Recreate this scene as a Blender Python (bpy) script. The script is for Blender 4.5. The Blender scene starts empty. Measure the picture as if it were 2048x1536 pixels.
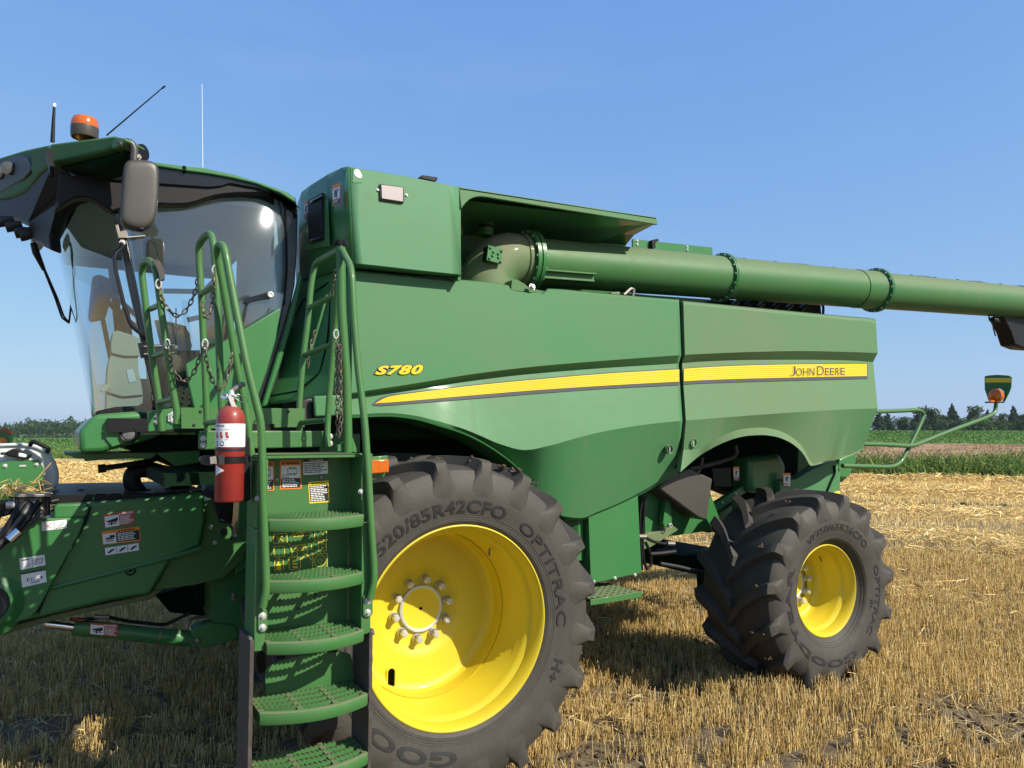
import bpy, bmesh, math, random
import numpy as np
from mathutils import Vector, Matrix

random.seed(7); rng = np.random.default_rng(7)
R_ = math.radians
scene = bpy.context.scene
COL = scene.collection

# ------------------------------------------------------------------ camera
# machine frame: X runs to the rear of the combine, Y away from the camera, Z up
CAM = np.array([-1.924, -3.880, 1.997]); YAW = R_(30.26); PITCH = R_(3.61); FPX = 1538.0
cd = bpy.data.cameras.new('camera'); cam = bpy.data.objects.new('camera', cd); COL.objects.link(cam)
cam.location = CAM; cam.rotation_euler = (math.pi/2 + PITCH, 0, -YAW)
cd.sensor_width = 36.0; cd.lens = 36.0*FPX/2048; cd.clip_start = 0.05; cd.clip_end = 6000
scene.camera = cam

# ------------------------------------------------------------------ light
SUN = np.array([0.55, -1.0, 0.90]); SUN /= np.linalg.norm(SUN)
world = bpy.data.worlds.new('World'); scene.world = world; world.use_nodes = True
nt = world.node_tree; nt.nodes.clear()
sky = nt.nodes.new('ShaderNodeTexSky'); sky.sky_type = 'NISHITA'; sky.sun_disc = False
sky.sun_elevation = math.asin(SUN[2]); sky.sun_rotation = math.atan2(SUN[0], SUN[1])
sky.altitude = 0; sky.air_density = 1.0; sky.dust_density = 0.7; sky.ozone_density = 2.6
bg = nt.nodes.new('ShaderNodeBackground'); bg.inputs['Strength'].default_value = 0.10
wo = nt.nodes.new('ShaderNodeOutputWorld')
sp_ = nt.nodes.new('ShaderNodeSeparateColor'); cb_ = nt.nodes.new('ShaderNodeCombineColor'); nt.links.new(sky.outputs[0], sp_.inputs[0])
for k_, (g_, a_) in enumerate(((.60, 1.00), (.46, 1.63), (.15, 3.74))):      # summer haze: the whole sky a little flatter and paler
    pw_ = nt.nodes.new('ShaderNodeMath'); pw_.operation = 'POWER'; pw_.inputs[1].default_value = g_; nt.links.new(sp_.outputs[k_], pw_.inputs[0])
    ml_ = nt.nodes.new('ShaderNodeMath'); ml_.operation = 'MULTIPLY'; ml_.inputs[1].default_value = a_; nt.links.new(pw_.outputs[0], ml_.inputs[0]); nt.links.new(ml_.outputs[0], cb_.inputs[k_])
tc_ = nt.nodes.new('ShaderNodeTexCoord'); mp_ = nt.nodes.new('ShaderNodeMapping'); mp_.inputs['Scale'].default_value = (1.6, 1.6, 7.0); mp_.inputs['Rotation'].default_value = (.12, .2, .5); nt.links.new(tc_.outputs['Generated'], mp_.inputs['Vector'])
wn_ = nt.nodes.new('ShaderNodeTexNoise'); wn_.inputs['Scale'].default_value = 1.3; wn_.inputs['Detail'].default_value = 6; wn_.inputs['Roughness'].default_value = .62; nt.links.new(mp_.outputs[0], wn_.inputs['Vector'])
wr_ = nt.nodes.new('ShaderNodeMapRange'); wr_.inputs[1].default_value = .50; wr_.inputs[2].default_value = .85; wr_.inputs[4].default_value = .08; nt.links.new(wn_.outputs['Fac'], wr_.inputs[0])   # faint high wisps
wm_ = nt.nodes.new('ShaderNodeMix'); wm_.data_type = 'RGBA'; wm_.inputs[7].default_value = (4.6, 4.9, 5.2, 1); nt.links.new(wr_.outputs[0], wm_.inputs[0]); nt.links.new(cb_.outputs[0], wm_.inputs[6]); nt.links.new(wm_.outputs[2], bg.inputs['Color']); nt.links.new(bg.outputs[0], wo.inputs['Surface'])
sd = bpy.data.lights.new('sun', 'SUN'); sd.energy = 4.0; sd.angle = R_(0.55); sd.color = (1.0, 0.92, 0.79)
so = bpy.data.objects.new('sun', sd); COL.objects.link(so); so.location = (20, -20, 20)
so.rotation_euler = Vector(SUN).to_track_quat('Z', 'Y').to_euler()
scene.view_settings.view_transform = 'Standard'; scene.view_settings.look = 'None'
scene.view_settings.exposure = 0.8; scene.view_settings.gamma = 1.0
scene.cycles.transparent_max_bounces = 16

# ------------------------------------------------------------------ survey helpers
_fw = np.array([math.sin(YAW)*math.cos(PITCH), math.cos(YAW)*math.cos(PITCH), math.sin(PITCH)])
_rt = np.array([math.cos(YAW), -math.sin(YAW), 0.0]); _up = np.cross(_rt, _fw)
def ray(px, py): return _fw + (px-1024)/FPX*_rt - (py-768)/FPX*_up
def at(px, py, Y):
    """measured point on the vertical plane Y of the machine"""
    d = ray(px, py); return CAM + d*((Y-CAM[1])/d[1])
def atX(px, py, X):
    d = ray(px, py); return CAM + d*((X-CAM[0])/d[0])
def atZ(px, py, Z):
    d = ray(px, py); return CAM + d*((Z-CAM[2])/d[2])
def V(*a): return np.array(a, float)
def unit(v): v = np.asarray(v, float); return v/ (np.linalg.norm(v)+1e-12)
def hermite(xs, ys, x):
    xs = np.asarray(xs, float); ys = np.asarray(ys, float); x = np.clip(x, xs[0], xs[-1])
    d = np.diff(ys)/np.diff(xs); m = np.zeros(len(xs)); m[0] = d[0]; m[-1] = d[-1]
    for i in range(1, len(xs)-1): m[i] = 0 if d[i-1]*d[i] <= 0 else 2*d[i-1]*d[i]/(d[i-1]+d[i])
    k = np.clip(np.searchsorted(xs, x)-1, 0, len(xs)-2); h = xs[k+1]-xs[k]; t = (x-xs[k])/h
    return ((1+2*t)*(1-t)**2*ys[k] + t*(1-t)**2*h*m[k] + t*t*(3-2*t)*ys[k+1] + t*t*(t-1)*h*m[k+1])

def _hash(ix, iy, s):
    v = np.sin(ix*127.1 + iy*311.7 + s*74.7)*43758.5453
    return v - np.floor(v)
def vnoise(x, y, s=0):
    ix = np.floor(x); iy = np.floor(y); fx = x-ix; fy = y-iy
    fx = fx*fx*(3-2*fx); fy = fy*fy*(3-2*fy)
    a = _hash(ix, iy, s); b = _hash(ix+1, iy, s); c = _hash(ix, iy+1, s); d = _hash(ix+1, iy+1, s)
    return a+(b-a)*fx+(c-a)*fy+(a-b-c+d)*fx*fy
def fbm(x, y, s=0, o=4):
    r = 0; a = .5
    for i in range(o): r = r+a*vnoise(x*2**i, y*2**i, s+i*3.1); a *= .5
    return r

# ------------------------------------------------------------------ materials
class NB:
    def __init__(s, name):
        s.m = bpy.data.materials.new(name); s.m.use_nodes = True; s.t = s.m.node_tree; s.t.nodes.clear()
        s.out = s.t.nodes.new('ShaderNodeOutputMaterial')
    def n(s, typ, **kw):
        x = s.t.nodes.new(typ)
        for k, v in kw.items():
            if k in x.inputs.keys() if isinstance(k, str) else False: x.inputs[k].default_value = v
            else: setattr(x, k, v)
        return x
    def l(s, a, b): s.t.links.new(a, b)
    def noise(s, scale, detail=4, rough=.55, coord=None):
        x = s.n('ShaderNodeTexNoise'); x.inputs['Scale'].default_value = scale; x.inputs['Detail'].default_value = detail
        x.inputs['Roughness'].default_value = rough
        s.l(coord if coord else s.coord(), x.inputs['Vector']); return x.outputs['Fac']
    def coord(s):
        if not hasattr(s, '_c'): s._c = s.n('ShaderNodeNewGeometry').outputs['Position']
        return s._c
    def ramp(s, fac, stops):
        x = s.n('ShaderNodeValToRGB'); e = x.color_ramp.elements
        e[0].position, e[0].color = stops[0][0], (*c3(stops[0][1]), 1); e[1].position, e[1].color = stops[-1][0], (*c3(stops[-1][1]), 1)
        for p, c in stops[1:-1]:
            q = e.new(p); q.color = (*c3(c), 1)
        s.l(fac, x.inputs[0]); return x.outputs[0]
    def mix(s, fac, a, b):
        x = s.n('ShaderNodeMix'); x.data_type = 'RGBA'
        if isinstance(fac, (int, float)): x.inputs[0].default_value = fac
        else: s.l(fac, x.inputs[0])
        for k, c in ((6, a), (7, b)):
            if isinstance(c, tuple): x.inputs[k].default_value = (*c, 1)
            else: s.l(c, x.inputs[k])
        return x.outputs[2]
    def math(s, op, a, b=None, clamp=False):
        x = s.n('ShaderNodeMath'); x.operation = op; x.use_clamp = clamp
        for k, c in ((0, a), (1, b)):
            if c is None: continue
            if isinstance(c, (int, float)): x.inputs[k].default_value = c
            else: s.l(c, x.inputs[k])
        return x.outputs[0]
    def bump(s, h, strength=.3, dist=.01):
        x = s.n('ShaderNodeBump'); x.inputs['Strength'].default_value = strength; x.inputs['Distance'].default_value = dist
        s.l(h, x.inputs['Height']); return x.outputs[0]
    def bsdf(s, color, rough=.5, metal=0, coat=0, spec=None, normal=None, **kw):
        b = s.n('ShaderNodeBsdfPrincipled')
        if isinstance(color, tuple): b.inputs['Base Color'].default_value = (*color, 1)
        else: s.l(color, b.inputs['Base Color'])
        if isinstance(rough, (int, float)): b.inputs['Roughness'].default_value = rough
        else: s.l(rough, b.inputs['Roughness'])
        b.inputs['Metallic'].default_value = metal; b.inputs['Coat Weight'].default_value = coat; b.inputs['Coat Roughness'].default_value = .12
        if spec is not None: b.inputs['Specular IOR Level'].default_value = spec
        if normal is not None: s.l(normal, b.inputs['Normal'])
        for k, v in kw.items(): b.inputs[k.replace('_', ' ')].default_value = v
        s.l(b.outputs[0], s.out.inputs['Surface']); return b
def c3(c): return (c, c, c) if isinstance(c, (int, float)) else tuple(c)

def paint(name, col, dust=.1, up=.2, rough=.32, coat=.25, dustcol=(.20, .165, .105), scale=2.2):
    """enamel with a film of field dust: patchy, thicker on faces that look up"""
    b = NB(name)
    n1 = b.noise(scale, 5, .6); n2 = b.noise(scale*9, 3, .6)
    f = b.math('MULTIPLY', b.math('SUBTRACT', b.math('ADD', n1, b.math('MULTIPLY', n2, .35)), .38, True), 2.2*dust)
    f = b.math('ADD', f, dust*.35)
    mp = b.n('ShaderNodeMapping'); mp.inputs['Scale'].default_value = (.8, 1, 5.5); b.l(b.coord(), mp.inputs['Vector'])
    n3 = b.noise(.9, 5, .7, mp.outputs[0]); mp2 = b.n('ShaderNodeMapping'); mp2.inputs['Scale'].default_value = (7, 1, .5); b.l(b.coord(), mp2.inputs['Vector']); n4 = b.noise(1.3, 4, .6, mp2.outputs[0])
    f = b.math('ADD', f, b.math('MULTIPLY', b.math('MAXIMUM', b.math('SUBTRACT', b.math('MAXIMUM', n3, n4), .57), 0.0), 2.8*dust**.7))
    f = b.math('ADD', f, b.math('MULTIPLY', b.math('MAXIMUM', b.math('SUBTRACT', b.noise(11, 4, .6), .62), 0.0), 6.0*dust))
    spk = b.noise(95, 2, .5); f = b.math('ADD', f, b.math('MULTIPLY', b.math('MAXIMUM', b.math('SUBTRACT', spk, .68), 0.0), 1.6))
    sx = b.n('ShaderNodeSeparateXYZ'); b.l(b.n('ShaderNodeNewGeometry').outputs['Normal'], sx.inputs[0])
    f = b.math('ADD', f, b.math('MULTIPLY', b.math('MAXIMUM', sx.outputs[2], 0.0), up), True)
    vary = b.mix(b.math('MULTIPLY', n1, .5), col, tuple(x*.86 for x in col))
    c = b.mix(f, vary, dustcol)
    r = b.math('ADD', b.math('MULTIPLY', f, .55), b.math('ADD', rough, b.math('MULTIPLY', n2, .08)))
    nb = b.bump(b.math('ADD', b.math('MULTIPLY', b.noise(1.7, 2), 1.0), b.math('MULTIPLY', b.noise(45, 2), .02)), .10, .02)
    b.bsdf(c, r, coat=coat, normal=nb, spec=.38); return b.m
def plain(name, col, rough=.5, metal=0, coat=0, var=.15, scale=12, bump=0, spec=None):
    b = NB(name); n = b.noise(scale, 4)
    c = b.mix(n, tuple(x*(1+var) for x in col), tuple(x*(1-var) for x in col))
    b.bsdf(c, rough, metal, coat, spec, b.bump(b.noise(scale*6, 3), bump, .004) if bump else None); return b.m

GREEN = (.024, .165, .042)
M = {}
M['green'] = paint('green_enamel', GREEN, .07, .12)
M['visor'] = paint('green_visor_shaded', (.018, .110, .028), .08, .10, rough=.62, coat=0)  # green darkened in its colour for the shaded front of the visor
M['panel'] = paint('green_panel_enamel', (.031, .185, .064), .15, .12, rough=.44, coat=.06, scale=1.3)
M['panel_rear'] = paint('green_dusty_panel_enamel', (.036, .186, .062), .28, .12, rough=.46, coat=.05, scale=1.2)
M['tank'] = paint('green_tank_enamel', (.040, .215, .092), .18, .1, rough=.40, coat=.08, scale=3)
M['auger'] = paint('green_dusty_auger_enamel', (.024, .150, .036), .14, .42, rough=.40, coat=.04, scale=1.6)
M['elbow'] = paint('green_very_dusty_enamel', (.022, .130, .028), .30, .62, rough=.42, coat=.06, scale=2.5, dustcol=(.27, .22, .15))
M['rail'] = paint('green_rail_enamel', (.030, .150, .030), .10, .2, rough=.35, coat=.2, scale=6)
M['step'] = paint('green_step_enamel', (.026, .150, .032), .12, .45, rough=.4, coat=.15, scale=7)
M['yellow'] = paint('yellow_wheel_enamel', (.63, .495, .014), .08, .03, rough=.38, coat=.15, scale=5, dustcol=(.35, .25, .10))
M['stripe'] = plain('yellow_decal_film', (.70, .50, .020), .6, var=.04, spec=.2)
M['stripe_line'] = plain('ochre_decal_film', (.42, .29, .02), .6, var=.04, spec=.2)
M['grey_film'] = plain('grey_decal_film', (.060, .062, .070), .6, spec=.2)
M['black'] = plain('black_plastic', (.007, .007, .008), .5, var=.3, bump=.1, spec=.25)
M['black_gloss'] = plain('gloss_black_trim', (.008, .008, .010), .18, coat=.2)
M['gap'] = plain('shade_darkened_green', (.004, .016, .007), .85, spec=.08)  # green darkened to stand for shade under the machine; also fills dark joints
M['grey_plastic'] = plain('grey_brown_plastic', (.052, .047, .040), .5, var=.12, bump=.15, scale=20)
M['mirror'] = plain('dark_grey_mirror_shell', (.052, .047, .040), .42, var=.1, bump=.08, scale=25)
M['steel'] = plain('zinc_steel', (.50, .50, .48), .42, .35, var=.2)
M['dull_steel'] = plain('dull_steel', (.25, .23, .20), .5, .7, var=.3)
M['chrome'] = plain('chrome', (.75, .75, .76), .12, 1.0, var=.05)
M['chain'] = plain('weathered_chain_steel', (.14, .115, .085), .55, .55, var=.4, scale=40)
M['white'] = plain('white_label', (.74, .75, .75), .5, var=.04)
M['ink'] = plain('black_ink', (.012, .012, .014), .5)
M['orange'] = plain('orange_label', (.80, .22, .02), .5, var=.05)
M['red_ink'] = plain('red_label', (.42, .06, .035), .5)
M['yellow_ink'] = plain('yellow_label', (.82, .60, .03), .5, var=.05)
M['white_panel'] = plain('white_header_paint', (.62, .63, .62), .4, var=.06, coat=.1)
M['red'] = paint('red_extinguisher_enamel', (.27, .012, .012), .10, .25, rough=.3, coat=.3, scale=9)
M['beige'] = plain('beige_cab_plastic', (.34, .325, .25), .55, var=.08)
M['brown'] = plain('brown_seat_fabric', (.15, .085, .045), .8, var=.2, bump=.4, scale=30)
M['liner'] = plain('grey_cab_lining', (.48, .51, .52), .7, var=.1)
M['worn_rubber'] = plain('worn_brown_rubber', (.055, .045, .036), .75, var=.45, scale=30, bump=.5)
M['clod'] = plain('dry_mud', (.075, .052, .030), .9, var=.5, scale=40, bump=.6)

def rubber(name, dusty):
    b = NB(name)
    n = b.noise(7, 5, .65); n2 = b.noise(55, 3)
    f = b.math('MULTIPLY', b.math('ADD', n, b.math('MULTIPLY', n2, .4)), dusty)
    c = b.mix(f, (.020, .020, .020), (.122, .105, .080))
    b.bsdf(c, .66, spec=.35, normal=b.bump(n2, .25, .004)); return b.m
M['rubber'] = rubber('tyre_rubber', .47); M['tread'] = rubber('tread_rubber', .36); M['letters'] = rubber('raised_tyre_lettering', .02)

def glass(name, tint, refl=1.0):
    b = NB(name)
    tr = b.n('ShaderNodeBsdfTransparent'); tr.inputs[0].default_value = (*tint, 1)
    gl = b.n('ShaderNodeBsdfGlossy'); gl.inputs['Roughness'].default_value = .055; gl.inputs[0].default_value = (.9, .95, 1, 1)
    lw = b.n('ShaderNodeLayerWeight'); lw.inputs[0].default_value = .5; fr_ = b.math('ADD', b.math('MULTIPLY', b.math('POWER', lw.outputs['Facing'], 4.0), .9), .05)
    mx = b.n('ShaderNodeMixShader'); b.l(b.math('MULTIPLY', b.math('ADD', fr_, .10), refl), mx.inputs[0]); b.l(tr.outputs[0], mx.inputs[1]); b.l(gl.outputs[0], mx.inputs[2])
    df = b.n('ShaderNodeBsdfDiffuse'); df.inputs[0].default_value = (.62, .64, .62, 1); m2 = b.n('ShaderNodeMixShader')
    b.l(b.math('ADD', b.math('MULTIPLY', b.noise(2.5, 5), .05), .008), m2.inputs[0]); b.l(mx.outputs[0], m2.inputs[1]); b.l(df.outputs[0], m2.inputs[2]); b.l(m2.outputs[0], b.out.inputs['Surface']); return b.m
M['glass'] = glass('tinted_cab_glass', (.62, .80, .86))
def lens(name, col, trans=.35):
    b = NB(name); b.bsdf(b.mix(b.noise(60, 2), col, tuple(x*.6 for x in col)), .15, coat=.4, Transmission_Weight=trans); return b.m
M['amber'] = lens('amber_lens', (.72, .15, .004), .15); M['lamp'] = lens('clear_lamp_lens', (.20, .20, .19), .2)
M['reflector'] = plain('clear_reflector_lens', (.42, .37, .35), .3, coat=.2, var=.06)
def attr_mat(name, rough=.8, trans=0.0, gain=1.0):
    b = NB(name); a = b.n('ShaderNodeAttribute'); a.attribute_name = 'tone'
    p = b.bsdf(a.outputs['Color'], rough, spec=.08)
    if trans:
        t = b.n('ShaderNodeBsdfTranslucent'); b.l(a.outputs['Color'], t.inputs[0])
        mx = b.n('ShaderNodeMixShader'); mx.inputs[0].default_value = trans
        b.l(p.outputs[0], mx.inputs[1]); b.l(t.outputs[0], mx.inputs[2]); b.l(mx.outputs[0], b.out.inputs['Surface'])
    return b.m
M['straw'] = attr_mat('cut_straw', .7, .2); M['leaf'] = attr_mat('leaves', .6, .25)
M['bark'] = plain('bark', (.06, .045, .032), .9)

# ------------------------------------------------------------------ mesh building
WLOC = {}
class MB:
    def __init__(s): s.v = []; s.f = []; s.m = []; s.mats = []
    def mi(s, mat):
        if mat not in s.mats: s.mats.append(mat)
        return s.mats.index(mat)
    def add(s, verts, faces, mat):
        o = len(s.v); k = s.mi(mat); s.v.extend([tuple(map(float, p)) for p in verts])
        for f in faces: s.f.append(tuple(i+o for i in f)); s.m.append(k)
        return s
    def box(s, lo, hi, mat):
        x0, y0, z0 = lo; x1, y1, z1 = hi
        return s.add([(x0,y0,z0),(x1,y0,z0),(x1,y1,z0),(x0,y1,z0),(x0,y0,z1),(x1,y0,z1),(x1,y1,z1),(x0,y1,z1)],
                     [(0,3,2,1),(4,5,6,7),(0,1,5,4),(1,2,6,5),(2,3,7,6),(3,0,4,7)], mat)
    def beam(s, a, b, w, h, mat, upv=(0,0,1)):
        a = np.asarray(a, float); b = np.asarray(b, float); d = unit(b-a); u = np.cross(upv, d)
        if np.linalg.norm(u) < 1e-4: u = np.cross((1,0,0), d)
        u = unit(u)*w/2; v = unit(np.cross(d, u))*h/2
        P = [a-u-v, a+u-v, a+u+v, a-u+v, b-u-v, b+u-v, b+u+v, b-u+v]
        return s.add(P, [(0,3,2,1),(4,5,6,7),(0,1,5,4),(1,2,6,5),(2,3,7,6),(3,0,4,7)], mat)
    def prism(s, pts, ext, mat, mat2=None):
        pts = [np.asarray(p, float) for p in pts]; n = len(pts); e = np.asarray(ext, float)
        s.add(pts+[p+e for p in pts], [tuple(range(n)), tuple(range(2*n-1, n-1, -1))], mat)
        o = len(s.v)-2*n; k = s.mi(mat2 or mat)
        for i in range(n):
            j = (i+1) % n; s.f.append((o+i, o+n+i, o+n+j, o+j)); s.m.append(k)
        return s
    def slab(s, pxs, Y, th, mat, mat2=None):
        """outline surveyed on plane Y, real thickness th along Y"""
        return s.prism([at(p[0], p[1], Y) for p in pxs], (0, th, 0), mat, mat2)
    def tube(s, pts, r, mat, n=10, bend=.06, cap=True, closed=False):
        pts = [np.asarray(p, float) for p in pts]
        if bend and len(pts) > 2 and not closed:
            q = [pts[0]]
            for i in range(1, len(pts)-1):
                a, b, c = pts[i-1], pts[i], pts[i+1]; la = np.linalg.norm(a-b); lc = np.linalg.norm(c-b)
                d = min(bend, .45*la, .45*lc); p0 = b+unit(a-b)*d; p2 = b+unit(c-b)*d
                for t in (0, .25, .5, .75, 1): q.append((1-t)**2*p0+2*t*(1-t)*b+t*t*p2)
            q.append(pts[-1]); pts = q
        N = len(pts); rr = r if hasattr(r, '__len__') else [r]*N
        if len(rr) != N: rr = np.interp(np.linspace(0, 1, N), np.linspace(0, 1, len(rr)), rr)
        vs = []; prev = None
        for i, p in enumerate(pts):
            if closed: t = unit(pts[(i+1) % N]-pts[i-1])
            else: t = unit(pts[min(i+1, N-1)]-pts[max(i-1, 0)])
            if prev is None: u = np.cross(t, (0,0,1)) if abs(t[2]) < .9 else np.cross(t, (1,0,0))
            else: u = prev-t*np.dot(prev, t)
            u = unit(u); prev = u; w = np.cross(t, u)
            for k in range(n):
                a = 2*math.pi*k/n; vs.append(p+rr[i]*(math.cos(a)*u+math.sin(a)*w))
        fs = []
        for i in range(N if closed else N-1):
            j = (i+1) % N
            for k in range(n):
                l = (k+1) % n; fs.append((i*n+k, i*n+l, j*n+l, j*n+k))
        if cap and not closed: fs += [tuple(range(n-1, -1, -1)), tuple((N-1)*n+k for k in range(n))]
        return s.add(vs, fs, mat)
    def cyl(s, a, b, r, mat, n=16, r2=None): return s.tube([a, b], [r, r if r2 is None else r2], mat, n, 0)
    def lathe(s, c, axis, prof, mat, n=32, mats=None):
        """prof: (along axis, radius)"""
        c = np.asarray(c, float); ax = unit(axis); u = unit(np.cross(ax, (0,0,1)) if abs(ax[2]) < .9 else np.cross(ax, (1,0,0))); w = np.cross(ax, u)
        vs = [c+ax*h+max(r, 1e-4)*(math.cos(2*math.pi*k/n)*u+math.sin(2*math.pi*k/n)*w) for h, r in prof for k in range(n)]
        for i in range(len(prof)-1):
            pass
        o = len(s.v); s.v.extend([tuple(p) for p in vs])
        for i in range(len(prof)-1):
            km = s.mi(mats[i] if mats else mat)
            for k in range(n):
                l = (k+1) % n; s.f.append((o+i*n+k, o+i*n+l, o+(i+1)*n+l, o+(i+1)*n+k)); s.m.append(km)
        return s
    def grid(s, rows, mat):
        nr = len(rows); nc = len(rows[0]); vs = [p for r in rows for p in r]
        return s.add(vs, [(i*nc+j, i*nc+j+1, (i+1)*nc+j+1, (i+1)*nc+j) for i in range(nr-1) for j in range(nc-1)], mat)
    def bolt(s, p, nrm, r, mat, h=None):
        p = np.asarray(p, float); nrm = unit(nrm); h = h or r*.9
        s.lathe(p, nrm, [(-.002, r*1.5), (r*.25, r*1.5), (r*.25, r), (r*.25+h*.8, r), (r*.25+h, r*.8), (r*.25+h, 0)], mat, 6); return s
    def build(s, name, parent=None, angle=30, bevel=0, label=None, kind=None, solid=0, flip=False, seg=2):
        v = np.array(s.v); c = (v.min(0)+v.max(0))/2
        me = bpy.data.meshes.new(name); me.from_pydata([tuple(p) for p in v-c], [], s.f)
        for m in s.mats: me.materials.append(m)
        me.polygons.foreach_set('material_index', s.m)
        bm = bmesh.new(); bm.from_mesh(me); bmesh.ops.recalc_face_normals(bm, faces=bm.faces); bm.to_mesh(me); bm.free()
        me.polygons.foreach_set('use_smooth', [True]*len(me.polygons)); me.set_sharp_from_angle(angle=R_(angle))
        o = bpy.data.objects.new(name, me); COL.objects.link(o)
        pl = np.zeros(3)
        if parent is not None: o.parent = parent; pl = WLOC[parent.name]
        o.location = c-pl; WLOC[o.name] = c
        if solid: md = o.modifiers.new('thickness', 'SOLIDIFY'); md.thickness = solid; md.offset = -1
        if bevel:
            md = o.modifiers.new('edge', 'BEVEL'); md.width = bevel; md.segments = seg; md.limit_method = 'ANGLE'; md.angle_limit = R_(35)
            md.harden_normals = False
        if label: o['label'] = label
        if kind: o['kind'] = kind
        return o
def empty(name, loc, parent=None, label=None, cat=None, group=None):
    o = bpy.data.objects.new(name, None); COL.objects.link(o); o.empty_display_size = .2
    pl = np.zeros(3)
    if parent is not None: o.parent = parent; pl = WLOC[parent.name]
    o.location = np.asarray(loc, float)-pl; WLOC[o.name] = np.asarray(loc, float)
    tag(o, label, cat, group); return o
def tag(o, label=None, cat=None, group=None, kind=None):
    for k, v in (('label', label), ('category', cat), ('group', group), ('kind', kind)):
        if v: o[k] = v
    return o

_glyph = {}
def text_geo(txt, offset=0.0, shear=0.0, extrude=0.0, space=1.0):
    key = (txt, offset, shear, extrude, space)
    if key not in _glyph:
        cu = bpy.data.curves.new('t', 'FONT'); cu.body = txt; cu.offset = offset; cu.shear = shear; cu.extrude = extrude; cu.space_character = space
        cu.resolution_u = 3
        o = bpy.data.objects.new('t', cu); COL.objects.link(o)
        dg = bpy.context.evaluated_depsgraph_get(); me = bpy.data.meshes.new_from_object(o.evaluated_get(dg))
        vs = np.array([tuple(v.co) for v in me.vertices]); fs = [tuple(p.vertices) for p in me.polygons]
        bpy.data.objects.remove(o); bpy.data.curves.remove(cu); bpy.data.meshes.remove(me)
        _glyph[key] = (vs, fs)
    return _glyph[key]
def quad_map(q, Y):
    """q: TL, TR, BR, BL pixels surveyed on plane Y -> f(u, v, lift) with v down"""
    P = [at(p[0], p[1], Y) if len(p) == 2 else np.asarray(p, float) for p in q]; n = unit(np.cross(P[1]-P[0], P[3]-P[0]))
    if n[1] > 0: n = -n
    return lambda u, v, lift=0: (P[0]*(1-u)*(1-v)+P[1]*u*(1-v)+P[2]*u*v+P[3]*(1-u)*v)+n*lift
def qrect(mb, f, u0, v0, u1, v1, lift, mat): mb.add([f(u0,v0,lift), f(u1,v0,lift), f(u1,v1,lift), f(u0,v1,lift)], [(0,1,2,3)], mat)
def qtext(mb, f, txt, u0, v0, u1, v1, lift, mat, offset=0.0, shear=0.0, space=1.0):
    vs, fs = text_geo(txt, offset, shear, 0, space)
    lo = vs.min(0); hi = vs.max(0); s = (vs-lo)/np.maximum(hi-lo, 1e-6)
    mb.add([f(u0+(u1-u0)*p[0], v1+(v0-v1)*p[1], lift) for p in s], fs, mat)
def qlines(mb, f, u0, v0, u1, v1, n, lift, mat, seed=0):
    r = random.Random(seed); h = (v1-v0)/n
    for i in range(n):
        a = u0
        end = u1-(u1-u0)*r.uniform(0, .3)
        while a < end-.02:
            b = min(end, a+(u1-u0)*r.uniform(.08, .22)); qrect(mb, f, a, v0+i*h+h*.22, b, v0+i*h+h*.72, lift, mat); a = b+(u1-u0)*.03

# ------------------------------------------------------------------ terrain
def relief(x, y):
    x = np.asarray(x, float); y = np.asarray(y, float); dx = x-CAM[0]; dy = y-CAM[1]
    f = dx*math.sin(YAW)+dy*math.cos(YAW); r = dx*math.cos(YAW)-dy*math.sin(YAW)
    t = np.clip(r/np.maximum(f, 1), -1.2, 1.2); w = np.clip((t+.45)/.8, 0, 1); w = w*w*(3-2*w)
    ff = np.maximum(f, 0)
    zr = np.interp(ff, [0, 34, 60, 100, 250, 600, 3000], [0, 0, .30, .55, 2.1, 4, 9])
    zl = np.interp(ff, [0, 60, 90, 350, 3000], [0, 0, -.25, -1.2, -2])
    return w*zr+(1-w)*zl, f, r
def ground_z(x, y):
    z, f, r = relief(x, y); d = np.hypot(x-CAM[0], y-CAM[1])
    amp = np.clip(1.3-d/60, .25, 1)
    n = (fbm(x*1.6, y*1.6, 1, 5)-.48)*.12*amp + (vnoise(x*7, y*7, 5)-.5)*.042*np.clip(1-d/14, 0, 1)
    ruts = (fbm(x*.45+9, y*3.2, 8, 3)-.45)*.07*np.clip(1-d/30, 0, 1)
    swell = .12*np.exp(-(((x-3.3)/1.3)**2+((y+.15)/.9)**2))     # soft soil pushed up beside the rear wheel
    return z+n+ruts+swell-.02
def sline(x, y):
    z, f, r = relief(x, y); return f+.51*r, f, r

angs = np.unique(np.concatenate([np.arange(-180, -46, 4.0), np.arange(-46, 46.01, .32), np.arange(48, 180, 4.0)]))
rad = [.4]
while rad[-1] < 75: rad.append(rad[-1]*1.0135+.012)
while rad[-1] < 3600: rad.append(rad[-1]*1.06)
rad = np.array(rad); A, D = np.meshgrid(np.radians(angs)+YAW, rad)
GX = CAM[0]+D*np.sin(A); GY = CAM[1]+D*np.cos(A); GZ = ground_z(GX, GY)
na = len(angs)

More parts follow.
